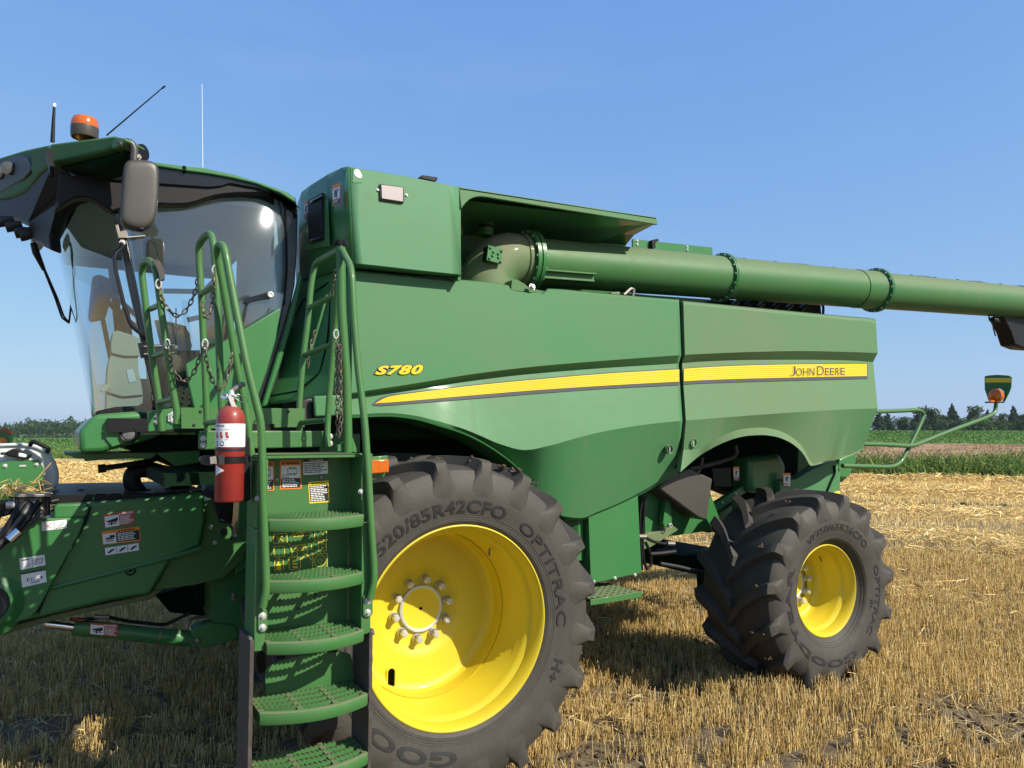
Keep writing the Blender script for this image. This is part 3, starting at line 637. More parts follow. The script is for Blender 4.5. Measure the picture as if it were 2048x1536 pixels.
# ---- wheels
def wheel(name, label, c, Rt, W, rf, wr, nl, h, dep, nut_r, hub_r, texts, hole=None):
    """c: centre of the outer flange plane on the axle; axle runs along +Y"""
    root = empty(name, c, combine, label); cx_, Y0, cz = c; yc = Y0+wr/2
    prof = np.array([(0, Rt-h), (.22*W, Rt-h-.004), (.36*W, Rt-h-.014), (.44*W, Rt-h-.032), (.485*W, Rt-h-.07), (.507*W, Rt-h-.13), (.515*W, (Rt+rf)/2-.02), (.505*W, rf+.11), (.475*W, rf+.055), (wr/2+.016, rf+.022), (wr/2+.004, rf+.004), (wr/2-.02, rf-.02)])
    mb = MB(); full = [(-y, r) for y, r in prof[::-1]]+[(y, r) for y, r in prof[1:]]
    # carcass
    n = 96; vs = []
    for y, r in full:
        for k in range(n): a = 2*math.pi*k/n; vs.append((cx_+r*math.cos(a), yc+y, cz+r*math.sin(a)))
    m0 = len(full); fs = []; fm = []
    for i in range(m0-1):
        for k in range(n): fs.append((i*n+k, i*n+(k+1) % n, (i+1)*n+(k+1) % n, (i+1)*n+k))
    mb.add(vs, fs, M['rubber'])
    for i in range(m0-1):
        if abs(full[i][0]) < .45*W and abs(full[i+1][0]) < .45*W:
            for k in range(n): mb.m[i*n+k] = mb.mi(M['tread'])
    # lugs: from just past the centre line out to the shoulder, where they turn down the side wall as tapering gussets
    gd = .150 if rf < .45 else .165
    bp = np.array([(-.03*W, Rt-h), (0, Rt-h), (.22*W, Rt-h-.004), (.36*W, Rt-h-.014), (.44*W, Rt-h-.032), (.475*W, Rt-h-.062), (.497*W, Rt-h-.10), (.511*W, Rt-h-gd*.8), (.516*W, Rt-h-gd)])
    tp_ = np.array([(-.03*W, Rt-.006), (0, Rt-.001), (.22*W, Rt-.001), (.38*W, Rt-.005), (.46*W, Rt-.012), (.496*W, Rt-.024), (.512*W, Rt-.06), (.520*W, Rt-.11), (.519*W, Rt-h-gd+.002)])
    sb_ = np.array([0, .06, .25, .45, .60, .70, .80, .90, 1.0]); ts = np.concatenate([np.linspace(0, .6, 10), np.linspace(.65, 1, 8)])
    for sgn in (-1, 1):
        for q in range(nl):
            th0 = 2*math.pi*(q+(.5 if sgn > 0 else 0))/nl+.05; vs = []
            for t in ts:
                by, br = np.interp(t, sb_, bp[:, 0]), np.interp(t, sb_, bp[:, 1]); ty, tr = np.interp(t, sb_, tp_[:, 0]), np.interp(t, sb_, tp_[:, 1])
                yy = min(by, .47*W); u = yy/(W/2); dth = (1.25*yy-.42*(W/2)*u*abs(u))/Rt; th = th0-dth; down = np.clip((t-.62)/.38, 0, 1)
                wb = h*(.98+.30*np.clip(u, 0, 1)+1.25*down)/Rt; wt = h*(.62+.14*np.clip(u, 0, 1)-.24*down)/Rt
                if sgn > 0: pass
                for off, yv, rv in ((-wb, by-.004, br-.012), (-wt, ty, tr), (wt, ty, tr), (wb, by-.004, br-.012)):
                    a = th+off; vs.append((cx_+rv*math.cos(a), yc+sgn*yv, cz+rv*math.sin(a)))
            N = len(ts); fs = []
            for i in range(N-1):
                for k in range(3): fs.append((i*4+k, i*4+k+1, (i+1)*4+k+1, (i+1)*4+k))
            fs += [(0, 1, 2, 3), tuple((N-1)*4+k for k in (3, 2, 1, 0))]
            o = len(mb.f); mb.add(vs, fs, M['tread'])
            for i in range(N-1):
                if ts[i] > .66:
                    for k in range(3): mb.m[o+i*3+k] = mb.mi(M['rubber'])
    for r_ in (rf+.035, rf+.05, rf+.062):     # bead rings
        yy = np.interp(-r_, -prof[5:, 1], prof[5:, 0]); mb.lathe((cx_, yc-yy-.0015, cz), (0, 1, 0), [(.003, r_-.004), (0, r_-.002), (0, r_+.002), (.003, r_+.004)], M['rubber'], 72)
    mb.v = [(a, b, c_ if c_ > .055 else .055+.25*(c_-.055)) for a, b, c_ in mb.v]; mb.build('tyre', root, 28)
    # side wall lettering
    def side(r): return yc-np.interp(-r, -prof[4:, 1], prof[4:, 0])
    for txt, t0, t1, r0, r1, off in texts:
        gv, gf = text_geo(txt, off, 0, .004, 1.05); lo = gv.min(0); hi = gv.max(0); s = (gv-lo)/(hi-lo)
        lb = MB(); vs = []
        for p in s:
            a = R_(t0+(t1-t0)*p[0]); r = r0+(r1-r0)*p[1]; vs.append((cx_+r*math.cos(a), side(r)-.004*p[2]+.0005, cz+r*math.sin(a)))
        lb.add(vs, gf, M['letters']); lb.build('tyre_lettering', root, 40)
    # rim
    rs = rf-.028; rb = MB()
    rb.lathe((cx_, Y0, cz), (0, 1, 0), [(.030, rf+.002), (.004, rf+.004), (-.006, rf), (-.008, rf-.006), (-.002, rf-.013), (.018, rf-.022), (.045, rs-.004), (.075, rs-.006), (.095, rs-.024), (.115, rs-.034), (.16, rs-.036), (.17, rs-.042), (dep-.05, rs-.046), (dep-.03, rs-.052), (dep-.012, rs-.066)], M['yellow'], 96)
    rb.lathe((cx_, Y0, cz), (0, 1, 0), [(dep-.012, rs-.05), (wr-.09, rs-.05), (wr-.05, rs), (wr, rf)], M['yellow'], 64)
    rd = rs-.066; nn = 480 if hole else 120; rads = [rd, rd-.012, rd-.03]+list(np.linspace(rd*.93, rd*.62, 26 if hole else 3))+[ nut_r+.075, nut_r+.055, hub_r]
    hc = at(*hole, Y0+dep) if hole else None
    deps = [dep-.012, dep-.004, dep]+list(np.linspace(dep+.001, dep+.012, 26 if hole else 3))+[dep+.022, dep+.034, dep+.034]
    vs = [(cx_+r*math.cos(2*math.pi*k/nn), Y0+d, cz+r*math.sin(2*math.pi*k/nn)) for r, d in zip(rads, deps) for k in range(nn)]
    fs = []
    for i in range(len(rads)-1):
        for k in range(nn):
            if hole:
                a = 2*math.pi*(k+.5)/nn; rr = (rads[i]+rads[i+1])/2; dx = cx_+rr*math.cos(a)-hc[0]; dz = abs(cz+rr*math.sin(a)-hc[2])
                if math.hypot(dx, max(0, dz-.034)) < .025: continue
            fs.append((i*nn+k, i*nn+(k+1) % nn, (i+1)*nn+(k+1) % nn, (i+1)*nn+k))
    rb.add(vs, fs, M['yellow'])
    if hole:
        lp = [hc+V(.027*math.cos(a), -.003, (.034 if math.sin(a) > 0 else -.034)+.027*math.sin(a)) for a in np.linspace(.01, 2*math.pi+.01, 24, endpoint=False)]; rb.tube(lp, .006, M['yellow'], 8, 0, closed=True)
    rb.build('rim', root, 32)
    hb = MB(); hy = Y0+dep
    hb.lathe((cx_, hy, cz), (0, 1, 0), [(.034, hub_r+.012), (.014, hub_r+.012), (.012, hub_r+.003), (.016, hub_r-.006)], M['steel'], 48)
    hb.lathe((cx_, hy, cz), (0, 1, 0), [(.016, hub_r-.006), (.020, hub_r-.03), (.024, .02), (.024, .009)], M['yellow'], 48); hb.lathe((cx_, hy, cz), (0, 1, 0), [(.022, .010), (.040, .008), (.040, 0)], M['ink'], 12)
    hb.build('hub_cap', root, 30)
    first = None
    for q in range(10):
        a = 2*math.pi*(q+.28)/10; p = V(cx_+nut_r*math.cos(a), hy+.03, cz+nut_r*math.sin(a))
        if first is None:
            m2 = MB(); m2.lathe(p, (0, -1, 0), [(-.01, .030), (.012, .030), (.018, .028), (.020, .026)], M['steel'], 18); m2.lathe(p, (0, -1, 0), [(.018, .0235), (.052, .0235), (.060, .017), (.061, 0)], M['steel'], 6); first = m2.build('lug_nut', root, 30); lp = p
        else:
            o = first.copy(); COL.objects.link(o); o.parent = root; o.location = Vector(first.location)+Vector(p-lp)
    st = MB(); a = R_(52); st.cyl((cx_+(rs-.05)*math.cos(a), Y0+.19, cz+(rs-.05)*math.sin(a)), (cx_+(rs-.09)*math.cos(a), Y0+.15, cz+(rs-.09)*math.sin(a)), .006, M['dull_steel'], 8)
    st.build('valve_stem', root)
    return root
FT = [('520/85R42CFO', 138, 65, .625, .700, .024), ('OPTITRAC', 55, -6, .630, .690, .010), ('H+', -22, -33, .66, .72, .03), ('GOODYEAR', -92, -206, .645, .722, .030)]
RT = [('VF750/65R26CFO', 128, 40, .475, .528, .010), ('OPTITRAC', 19, -44, .495, .545, .016), ('H+', -13, -21, .445, .48, .02), ('GOODYEAR', -64, -206, .503, .562, .030)]
fw = wheel('front_wheel', 'outer front wheel with deep yellow dish behind the ladder', (0, 0, .925), .940, .52, .559, .457, 20, .046, .50, .178, .128, FT, hole=(782, 1356))
rw = wheel('rear_wheel', 'smaller wide rear wheel with black chevron tread', (3.268, .147, .765), .772, .75, .356, .60, 15, .054, .30, .165, .11, RT)
def dup_wheel(src, loc, label, mirror=False):
    r = src.copy(); COL.objects.link(r); r.location = Vector(loc)-Vector(WLOC['combine_harvester']); r['label'] = label
    if mirror: r.rotation_euler = (0, 0, math.pi)
    for ch in src.children:
        if ch.name.startswith(('lug_nut', 'tyre_lett', 'valve')): continue
        c = ch.copy(); COL.objects.link(c); c.parent = r
dup_wheel(fw, (0, .72, .925), 'inner front dual wheel behind the outer one')
dup_wheel(fw, (0, 4.4, .925), 'front wheel on the far side', True)
dup_wheel(rw, (3.268, 4.25, .765), 'rear wheel on the far side', True)
# mud and straw caught on the treads
mud = MB(); g = random.Random(3)
def clump(mb, p, s, k=6):
    for i in range(k):
        q = np.asarray(p)+V(g.gauss(0, s*.8), g.gauss(0, s*.8), g.gauss(0, s*.35)); mb.lathe(q, (g.gauss(0, 1), g.gauss(0, 1), 1), [(-s*.5, 0), (-s*.3, s*.6*g.uniform(.6, 1.2)), (s*.2, s*.7*g.uniform(.6, 1.2)), (s*.5, 0)], M['clod'], 6)
def on_tyre(ang, y, c, r): return V(c[0]+r*math.cos(R_(ang)), c[1]+y, c[2]+r*math.sin(R_(ang)))
for a, y in ((96, .1), (93, .16), (84, .05), (70, .08), (66, .02), (56, .05), (47, .05), (40, .12), (28, .12), (24, .2), (15, .2), (8, .22), (100, .3), (110, .25), (118, .02), (-18, .1)):
    clump(mud, on_tyre(a, y, (0, 0, .925), .926), g.uniform(.010, .019))
mud.build('dried_mud', combine, kind='stuff')
mud = MB()
for a, y in ((150, .03), (172, .0), (197, .0), (118, .06), (213, .01)):
    clump(mud, on_tyre(a, y, (3.268, .147, .765), .785), g.uniform(.012, .024), 4)
mud.build('dried_mud', combine, kind='stuff')

# ---- side panels
def spanel(name, rows, mat, label, ncol=90, wrap=None, first=None):
    """rows: (pixel curve, Y or function(px)->Y); all curves resampled at the same fraction of their width"""
    R = []
    for pts, Y in rows:
        xs = [p[0] for p in pts]; ys = [p[1] for p in pts]; s = np.linspace(0, 1, ncol); px = xs[0]+(xs[-1]-xs[0])*s; py = hermite(xs, ys, px)
        row = []
        for a, b in zip(px, py):
            yy = Y(a) if callable(Y) else Y; row.append(at(a, b, yy))
        if wrap: row.append(row[-1]+V(.004, wrap*.35, 0)); row.append(row[-1]+V(-.03, wrap, 0))
        if first: row.insert(0, row[0]+V(.0, first, 0))
        R.append(row)
    mb = MB(); mb.grid(R, mat); return mb.build(name, combine, 17, solid=.022, label=label)
YP = .60
topF = [(706, 539), (760, 544), (860, 554), (1017, 570.5), (1022, 580), (1086, 585), (1092, 577), (1200, 586), (1300, 594.5), (1358, 599)]
rowB = [(703, 786), (729, 782), (825, 767.5), (950, 747.5), (1075, 732.5), (1212, 721), (1362.5, 710)]
rowC = [(703, 793), (729, 789.5), (825, 777.5), (950, 760), (1075, 747), (1212, 736), (1357.5, 727)]
rowC2 = [(703, 797), (729, 794), (825, 782), (950, 766), (1075, 753.5), (1212, 742), (1357.5, 733)]
rowE = [(703, 829.3), (775, 826), (825, 830.5), (875, 842), (925, 857), (960, 871), (1000, 888), (1050, 900), (1100, 891), (1150, 877), (1212, 862), (1300, 848), (1365, 841.5)]
rowG = [(703, 832), (775, 829), (825, 834), (875, 847.5), (925, 863.5), (960, 880), (1000, 905), (1030, 929), (1060, 962), (1100, 1011), (1130, 1033), (1162, 1036), (1195, 1024), (1255, 998), (1354, 940)]
rowH = [(703, 833), (775, 830), (825, 835), (875, 849), (925, 865.5), (960, 882.5), (1000, 908), (1030, 932), (1060, 966), (1100, 1016), (1130, 1038), (1162, 1041), (1195, 1029), (1255, 1004), (1356, 948)]
def yG(px): return .55+.16*np.clip((px-900)/160, 0, 1)
def shiftrow(r, d): return [(a, b+d) for a, b in r]
pf = spanel('side_panel', [(topF, YP+.07), (shiftrow(topF, 1.5), YP+.02), (shiftrow(topF, 5), YP), (rowB, YP-.012), (rowC, YP+.045), (rowC2, YP+.04), (rowE, .545), (rowG, yG), (rowH, lambda p: yG(p)+.05), (rowH, lambda p: yG(p)+.14)], M['panel'], 'long front side panel with the model number and the front of the yellow stripe', 110, first=.05)
# raised lip round the front wheel arch
lip = MB(); arch = [(700, 832), (775, 829), (825, 834), (875, 847.5), (925, 863.5), (960, 880), (1000, 905), (1030, 929), (1060, 962), (1100, 1011)]
xs = np.linspace(700, 1100, 50); ys = hermite([a for a, b in arch], [b for a, b in arch], xs)
lip.grid([[at(a, b, .548) for a, b in zip(xs, ys)], [at(a, b+4, .552) for a, b in zip(xs, ys)], [at(a, b+4, .552)+V(0, .25, -.01) for a, b in zip(xs, ys)]], M['green'])
lip.build('wheel_arch_lip', combine, 30)
topR = [(1367, 601.5), (1450, 609.5), (1550, 619), (1640, 627.5), (1700, 633), (1740, 636.5), (1752, 641)]
rBr = [(1370, 709.5), (1400, 708), (1500, 704), (1600, 702), (1700, 704), (1755.5, 706)]
rCr = [(1364.5, 726.5), (1400, 723.5), (1500, 720), (1600, 719.5), (1700, 721), (1746, 724.5)]
rCr2 = [(1364.5, 732), (1400, 729), (1500, 725), (1600, 724), (1700, 726), (1747, 730)]
rEr = [(1372, 841), (1400, 838.7), (1500, 831), (1600, 824), (1700, 818.5), (1755.5, 817)]
rFr = [(1367, 900), (1400, 898), (1425, 883), (1450, 869.5), (1475, 860), (1500, 856), (1525, 855), (1550, 859), (1575, 869), (1600, 888), (1612, 905), (1626, 927), (1650, 922), (1700, 909), (1726, 897)]
rGr = [(1361, 944), (1400, 911), (1425, 896), (1450, 884), (1475, 875.5), (1500, 871), (1525, 870), (1550, 873), (1575, 882), (1600, 900), (1610, 913), (1622, 931.5), (1650, 925), (1700, 912), (1727, 899)]
def yF(px): return .62 if px > 1627 else .585
def yG2(px): return .50+.14*np.clip((px-1618)/30, 0, 1)
pr = spanel('side_panel', [(topR, YP+.09), (shiftrow(topR, 2), YP+.02), (shiftrow(topR, 7), YP), (rBr, YP-.012), (rCr, YP+.05), (rCr2, YP+.045), (rEr, .545), (rFr, lambda p: .60+.05*np.clip((p-1600)/100, 0, 1)), (rGr, yG2), (rGr, lambda p: yG2(p)+.10)], M['panel_rear'], 'dusty rear side panel with the maker name on the yellow stripe', 110, wrap=.25, first=.05)

def film(name, parent, top, bot, x0, x1, Y, mat, n=60, lift=.004, label=None, lines=0):
    mb = MB(); xs = np.linspace(x0, x1, n); a = hermite([p[0] for p in top], [p[1] for p in top], xs); b = hermite([p[0] for p in bot], [p[1] for p in bot], xs)
    mb.grid([[at(x, p+(q-p)*v, Y+(.0 if not callable(Y) else 0))-V(0, lift, 0) for x, p, q in zip(xs, a, b)] for v in (0, .5, 1)], mat)
    for k in range(lines):
        v = (k+.75)/(lines+.5); mb.grid([[at(x, p+(q-p)*(v+d), Y)-V(0, lift+.0012, 0) for x, p, q in zip(xs, a, b)] for d in (-.018, .018)], M['stripe_line'])
    return mb.build(name, parent, 20, label=label)
sT = [(750, 806), (775, 794), (825, 786.3), (950, 771), (1075, 759), (1212, 747.5), (1357, 739)]; sB = [(750, 807), (825, 801), (950, 790), (1075, 780), (1212, 771), (1358, 763)]
gT = [(744, 808), (747, 803), (775, 791), (825, 784), (950, 769), (1075, 757), (1212, 745.5), (1357, 737)]; gB = [(744, 810), (750, 812), (825, 807), (950, 797), (1075, 787), (1212, 777.5), (1358, 770)]
YS = .627
def ystripe(v): return v
# the mid face slopes from .64 at the ledge to .545 at the crease: films sit just proud of it
def film2(name, parent, top, bot, c2, e, x0, x1, mat, lift, lines=0, y0=YP+.04, y1=.545, n=70, label=None):
    mb = MB(); xs = np.linspace(x0, x1, n); H = lambda P: hermite([p[0] for p in P], [p[1] for p in P], xs)
    a, b, c, d = H(top), H(bot), H(c2), H(e)
    def pt(i, py): 
        v = np.clip((py-c[i])/(d[i]-c[i]), 0, 1); return at(xs[i], py, y0+(y1-y0)*v)-V(0, lift, 0)
    mb.grid([[pt(i, a[i]+(b[i]-a[i])*v) for i in range(n)] for v in np.linspace(0, 1, 5)], mat)
    for k in range(lines):
        v = (k+.8)/(lines+.6)
        mb.grid([[pt(i, a[i]+(b[i]-a[i])*(v+dv))-V(0, .0015, 0) for i in range(n)] for dv in (-.022, .022)], M['stripe_line'])
    return mb.build(name, parent, 20, label=label)
film2('stripe_border', pf, gT, gB, rowC2, rowE, 744, 1357, M['grey_film'], .006)
film2('stripe', pf, sT, sB, rowC2, rowE, 750, 1357, M['stripe'], .009, 6, label='yellow stripe tapering to a point at the front')
sTr = [(1366, 738), (1400, 735.5), (1500, 731), (1600, 729), (1732, 728)]; sBr = [(1366, 762.5), (1400, 760.5), (1500, 757), (1732, 752)]
gTr = shiftrow(sTr, -1.6); gTr[-1] = (1733.5, 726.5); gBr = [(1366, 769), (1400, 767), (1600, 761), (1734, 757.5)]
film2('stripe_border', pr, gTr, gBr, rCr2, rEr, 1366, 1734, M['grey_film'], .006, y0=YP+.045)
film2('stripe', pr, sTr, sBr, rCr2, rEr, 1366, 1732, M['stripe'], .009, 6, y0=YP+.045)
def lettering(name, parent, txt, q, Y, layers, shear=0, space=1.0, label=None):
    mb = MB(); f = quad_map(q, Y)
    for off, mat, lift in layers:
        vs, fs = text_geo(txt, off, shear, 0, space); base = text_geo(txt, layers[-1][0], shear, 0, space)[0]; lo = base.min(0); hi = base.max(0)
        s = (vs-lo)/np.maximum(hi-lo, 1e-6); mb.add([f(p[0], 1-p[1], lift) for p in s], fs, mat)
    return mb.build(name, parent, 40, label=label)
lettering('model_lettering', pf, 'S780', [(751, 732), (846, 729), (845, 749), (749, 750)], YP-.012, [(.090, M['grey_film'], .004), (.045, M['stripe'], .0065)], .28, 1.12, 'yellow model number with dark outline')
# maker name: tall initials, small capitals, dark letters with a yellow halo
def halo_name():
    mb = MB(); Y = .612
    def top(px, big): return (733.6 if big else 737.4)-(px-1580)*.012
    def base(px): return 752.6-(px-1580)*.020
    for ch, z0, z1, big in (('J', 175, 212, 1), ('O', 215, 263, 0), ('H', 272, 315, 0), ('N', 322, 363, 0), ('D', 384, 439, 1), ('E', 446, 480, 0), ('E', 487, 521, 0), ('R', 529, 563, 0), ('E', 570, 607, 0)):
        x0 = 1536+z0/4; x1 = 1536+z1/4; q = [at(a, b, .645-(b-724)/96*.1) for a, b in ((x0, top(x0, big)), (x1, top(x1, big)), (x1, base(x1)), (x0, base(x0)))]; f = quad_map(q, 0)
        b0 = text_geo(ch, 0.0)[0]; lo = b0.min(0); hi = b0.max(0)
        for off, mat, lift in ((.055, M['stripe'], .0115), (.004, M['ink'], .0130)):
            vs, fs = text_geo(ch, off); mb.add([f((p[0]-lo[0])/(hi[0]-lo[0]), 1-(p[1]-lo[1])/(hi[1]-lo[1]), lift) for p in vs], fs, mat)
    mb.build('maker_lettering', pr, 40, label='dark maker name lettering on the yellow stripe')
halo_name()
# dark channel behind the seam and latch holes
mb = MB(); mb.slab([(1350, 598), (1375, 600), (1378, 709), (1370, 727), (1374, 763), (1380, 842), (1372, 905), (1366, 930), (1350, 938), (1355, 842), (1350, 760), (1348, 725), (1354, 709)], .69, .05, M['gap']); mb.build('seam_channel', combine)
for px, py, par, yv in ((1339, 899, pf, .585), (1386.5, 886, pr, .585)):
    mb = MB(); p = at(px, py, yv); mb.lathe(p+V(0, .012, 0), (0, -1, 0), [(0, .0), (0, .030)], M['ink'], 20); mb.lathe(p+V(0, .004, 0), (0, -1, 0), [(-.01, .026), (.012, .028), (.014, .033), (.006, .036), (-.01, .036)], M['panel_rear'], 20)
    mb.cyl(p+V(.004, .004, .02), p+V(.004, .004, -.02), .006, M['steel'], 8); mb.build('latch_hole', par, 30)

# ---- body core that closes the machine behind the panels
core = MB()
core.box((-.30, .80, 1.95), (4.3, 3.75, 2.80), M['gap'])
core.box((-.2, 1.25, 1.0), (2.6, 3.2, 1.95), M['gap'])
core.build('body_core', combine, bevel=.02)

# ---- grain tank
tank = empty('grain_tank', (0.4, 2.2, 3.1), combine)
TY = .50
mb = MB()
tp = [(701, 334), (760, 343), (840, 357.5), (917.5, 374)]; bt = [(707.5, 526), (760, 531.5), (840, 540.5), (922.5, 549)]
bt2 = [(706.5, 540), (760, 545), (840, 552), (918, 557.5)]
xs = np.linspace(0, 1, 12); r = lambda P: [(P[0][0]+(P[-1][0]-P[0][0])*s, hermite([p[0] for p in P], [p[1] for p in P], P[0][0]+(P[-1][0]-P[0][0])*s)) for s in xs]
rows = [[at(a, b, TY)+V(0, .14, .02) for a, b in r(tp)], [at(a, b, TY)+V(0, .015, .004) for a, b in r(tp)], [at(a, b+1.5, TY) for a, b in r(tp)], [at(a, b, TY) for a, b in r(bt)], [at(a, b, TY+.01)+V(0, 0, -.006) for a, b in r(bt)], [at(a, b, YP+.05) for a, b in r(bt2)]]
mb.grid(rows, M['tank'])
mb.build('tank_side', tank, 25, solid=.012)
# front of the tank, curving in towards the cab
def fr(px, py, Y): return at(px, py, Y)
mb = MB()
P = [[fr(699.5, 334, TY+.006), fr(703, 430, TY+.006), fr(706.5, 527, TY+.006)],
     [fr(694, 333, TY+.03), fr(697, 430, TY+.03), fr(700, 530, TY+.03)],
     [fr(684, 335, TY+.10), fr(686, 432, TY+.10), fr(688, 535, TY+.10)],
     [fr(655, 349, .86), fr(657, 440, .86), fr(658, 545, .86)],
     [fr(620, 371, 1.15), fr(618, 450, 1.15), fr(618, 556, 1.15)],
     [fr(603, 384, 1.32), fr(598, 450, 1.32), fr(600, 560, 1.32)],
     [fr(594, 410, 1.5), fr(590, 470, 1.5), fr(592, 560, 1.5)]]
mb.grid(P, M['green']); mb.build('tank_front', tank, 40, solid=.01)
mb = MB(); mb.prism([at(701, 335, TY+.02), at(919, 374, TY+.02), at(1310, 436, TY+.02), at(1310, 436, TY+.02)+V(0, 2.6, .0), at(701, 335, TY+.02)+V(0, 2.6, 0)], (0, 0, -.03), M['tank']); mb.build('tank_roof', tank)
_f0, _f1, _f2 = at(655, 349, .86), at(620, 371, 1.15), at(618, 450, 1.15); _fn = unit(np.cross(_f1-_f0, _f2-_f0)); _fn = _fn if _fn[0] < 0 else -_fn
def front(px, py, lift=.0): d = ray(px, py); return CAM+d*(np.dot(_f0+_fn*(.012+lift)-CAM, _fn)/np.dot(d, _fn))
mb = MB(); mb.prism([front(*p) for p in ((620, 402), (649, 386), (650, 480), (622, 488))], _fn*.02, M['black']); mb.prism([front(*p, .02) for p in ((622, 402), (648, 388), (648, 394), (622, 408))], _fn*.012, M['black_gloss']); mb.prism([front(*p, .02) for p in ((622, 480), (642, 474), (642, 479), (623, 485))], _fn*.012, M['black_gloss']); mb.build('tank_vent', tank, bevel=.006)
mb = MB(); mb.prism([front(*p) for p in ((612, 400), (656, 378), (660, 492), (614, 500))], _fn*.004, M['green']); mb.build('vent_surround', tank, bevel=.01)
mb = MB(); p = [(759, 366.5), (809, 373), (809, 406.5), (760, 400)]; mb.slab(p, TY-.016, .02, M['grey_plastic']); mb.build('lamp_frame', tank, bevel=.015, seg=3)
mb = MB(); mb.slab([(763, 369.5), (806, 375.5), (806, 403), (764, 396.5)], TY-.022, .01, M['reflector']); mb.bolt(at(755.5, 380.5, TY), (0, -1, 0), .008, M['steel']); mb.bolt(at(812.5, 390.5, TY), (0, -1, 0), .008, M['steel']); mb.build('side_lamp', tank, bevel=.006, label='pale rectangular lamp lens')
# brand sticker at the corner, left plain: a white oval over a faded green square
mb = MB(); f = quad_map([(706, 337), (724, 339.5), (724, 366), (705, 365)], TY); qrect(mb, f, 0, .02, 1, 1, .003, M['tank'])
mb.add([f(.55+.42*math.cos(a)*(1+.25*math.sin(a)), .33+.30*math.sin(a)+.12*math.cos(a), .005) for a in np.linspace(0, 2*math.pi, 24, endpoint=False)], [tuple(range(24))], M['white']); mb.build('oval_sticker', tank, 40)
mb = MB(); mb.slab([(836, 356), (845, 349.5), (876, 354), (876, 359), (870, 364)], TY+.05, .16, M['black']); mb.build('roof_receiver', tank, bevel=.01)
# ledge over the auger with its cut-away arc, sloping soffit and the tank wall behind
mb = MB()
arc = [(970, 394), (960, 393.2), (950, 394.5), (940, 398.5), (932, 405.5), (926, 413), (922.5, 419)]
mb.slab([(917.8, 374), (1000, 386.5), (1100, 402), (1200, 418), (1313, 434.5), (1315.5, 441), (1315, 449.5), (1200, 431), (1080, 412)]+arc, TY, .02, M['panel_rear'])
mb.prism([at(917.8, 374, TY), at(1313, 434.5, TY), at(1313, 434.5, TY)+V(0, 1.6, .03), at(917.8, 374, TY)+V(0, 1.6, .03)], (0, 0, -.02), M['panel_rear'])
mb.build('auger_ledge', tank, 30, bevel=.006)
mb = MB(); q = [at(922, 400, TY+.03), at(1314, 446, TY+.03), at(1268, 470, 1.25), at(1252, 490, 1.42), at(926, 470, 1.42)]
mb.add(q, [(0, 1, 2, 3, 4)], M['green']); mb.prism([at(924, 470, 1.42), at(1252, 490, 1.42), at(1235, 600, 1.45), at(924, 640, 1.45)], (0, .04, 0), M['green'])
mb.prism([at(921.5, 374, TY+.02), at(921.5, 560, TY+.02), at(921.5, 560, TY+.02)+V(0, .95, 0), at(921.5, 374, TY+.02)+V(0, .95, 0)], (-.02, 0, 0), M['green'])
for px, py in ((1027, 423), (1150, 445)): mb.bolt(at(px, py, .9), (0, -1, -.4), .012, M['dull_steel'])
mb.build('auger_recess', tank, 30)
mb = MB(); mb.cyl(at(975, 425, 1.05), at(972, 472, 1.05), .055, M['green'], 18); mb.cyl(at(972, 452, 1.05), at(972, 457, 1.05), .06, M['black'], 18); mb.build('auger_drive_housing', tank)
mb = MB(); mb.prism([at(1266, 478, 1.5), at(1425, 495, 1.5), at(1425, 512, 1.5), at(1266, 500, 1.5)], (0, .02, 0), M['green'])
for px, py in ((1274, 482), (1274, 489), (1374, 494), (1374, 500)): mb.bolt(at(px, py, 1.5), (0, -1, 0), .010, M['steel'])
mb.slab([(1304, 480), (1316, 477), (1318, 482), (1311, 484), (1311, 496), (1305, 496)], 1.46, .04, M['black']); mb.build('tank_extension', tank, 30)

# ---- unloading auger
aug = empty('unloading_auger', (3.5, .8, 3.3), combine)
def ax(X): return V(X, .93-.058*(X-1.0), 3.262+.028*(X-1.0))
AD = unit(ax(5)-ax(1))
def x_of(px):
    lo, hi = .2, 12
    for _ in range(60):
        m = (lo+hi)/2; d = ax(m)-CAM; q = 1024+FPX*(d@_rt)/(d@_fw)
        if q < px: lo = m
        else: hi = m
    return lo
AR = .180
def pipe(name, p0, p1, r, mat, label=None):
    mb = MB(); mb.lathe(ax(x_of(p0)), AD, [(0, r), (np.linalg.norm(ax(x_of(p1))-ax(x_of(p0))), r)], mat, 48); return mb.build(name, aug, 30, label=label)
def flange(px, r, th=.035):
    mb = MB(); c = ax(x_of(px)); mb.lathe(c-AD*th/2, AD, [(0, AR-.01), (0, r), (th*.42, r), (th*.42, r-.012), (th*.58, r-.012), (th*.58, r), (th, r), (th, AR-.01)], M['green'], 48)
    u = unit(np.cross(AD, (0, 0, 1))); w = np.cross(AD, u)
    for k in range(16):
        a = 2*math.pi*k/16; p = c+(r-.014)*(math.cos(a)*u+math.sin(a)*w); mb.bolt(p+AD*th/2, AD, .008, M['steel']); mb.bolt(p-AD*th/2, -AD, .008, M['steel'])
    return mb.build('auger_flange', aug, 30)
mb = MB()      # elbow turning up out of the tank side and back
e0 = ax(x_of(1040)); base = V(at(972, 566, .93)[0], .93, 2.86); pts = [base, V(base[0], .93, 3.02)]
for k in range(1, 9):
    a = math.pi/2*k/8; rr = .24; cc = V(base[0]+rr, .93, 3.02); pts.append(cc+V(-rr*math.cos(a), 0, rr*math.sin(a)))
pts.append(e0)
mb.tube(pts, [.205]*3+[.20]*6+[.19]*2, M['elbow'], 40, 0); mb.lathe(V(base[0], .93, 2.98), (0, 0, 1), [(0, .25), (.03, .25), (.045, .21)], M['elbow'], 40)
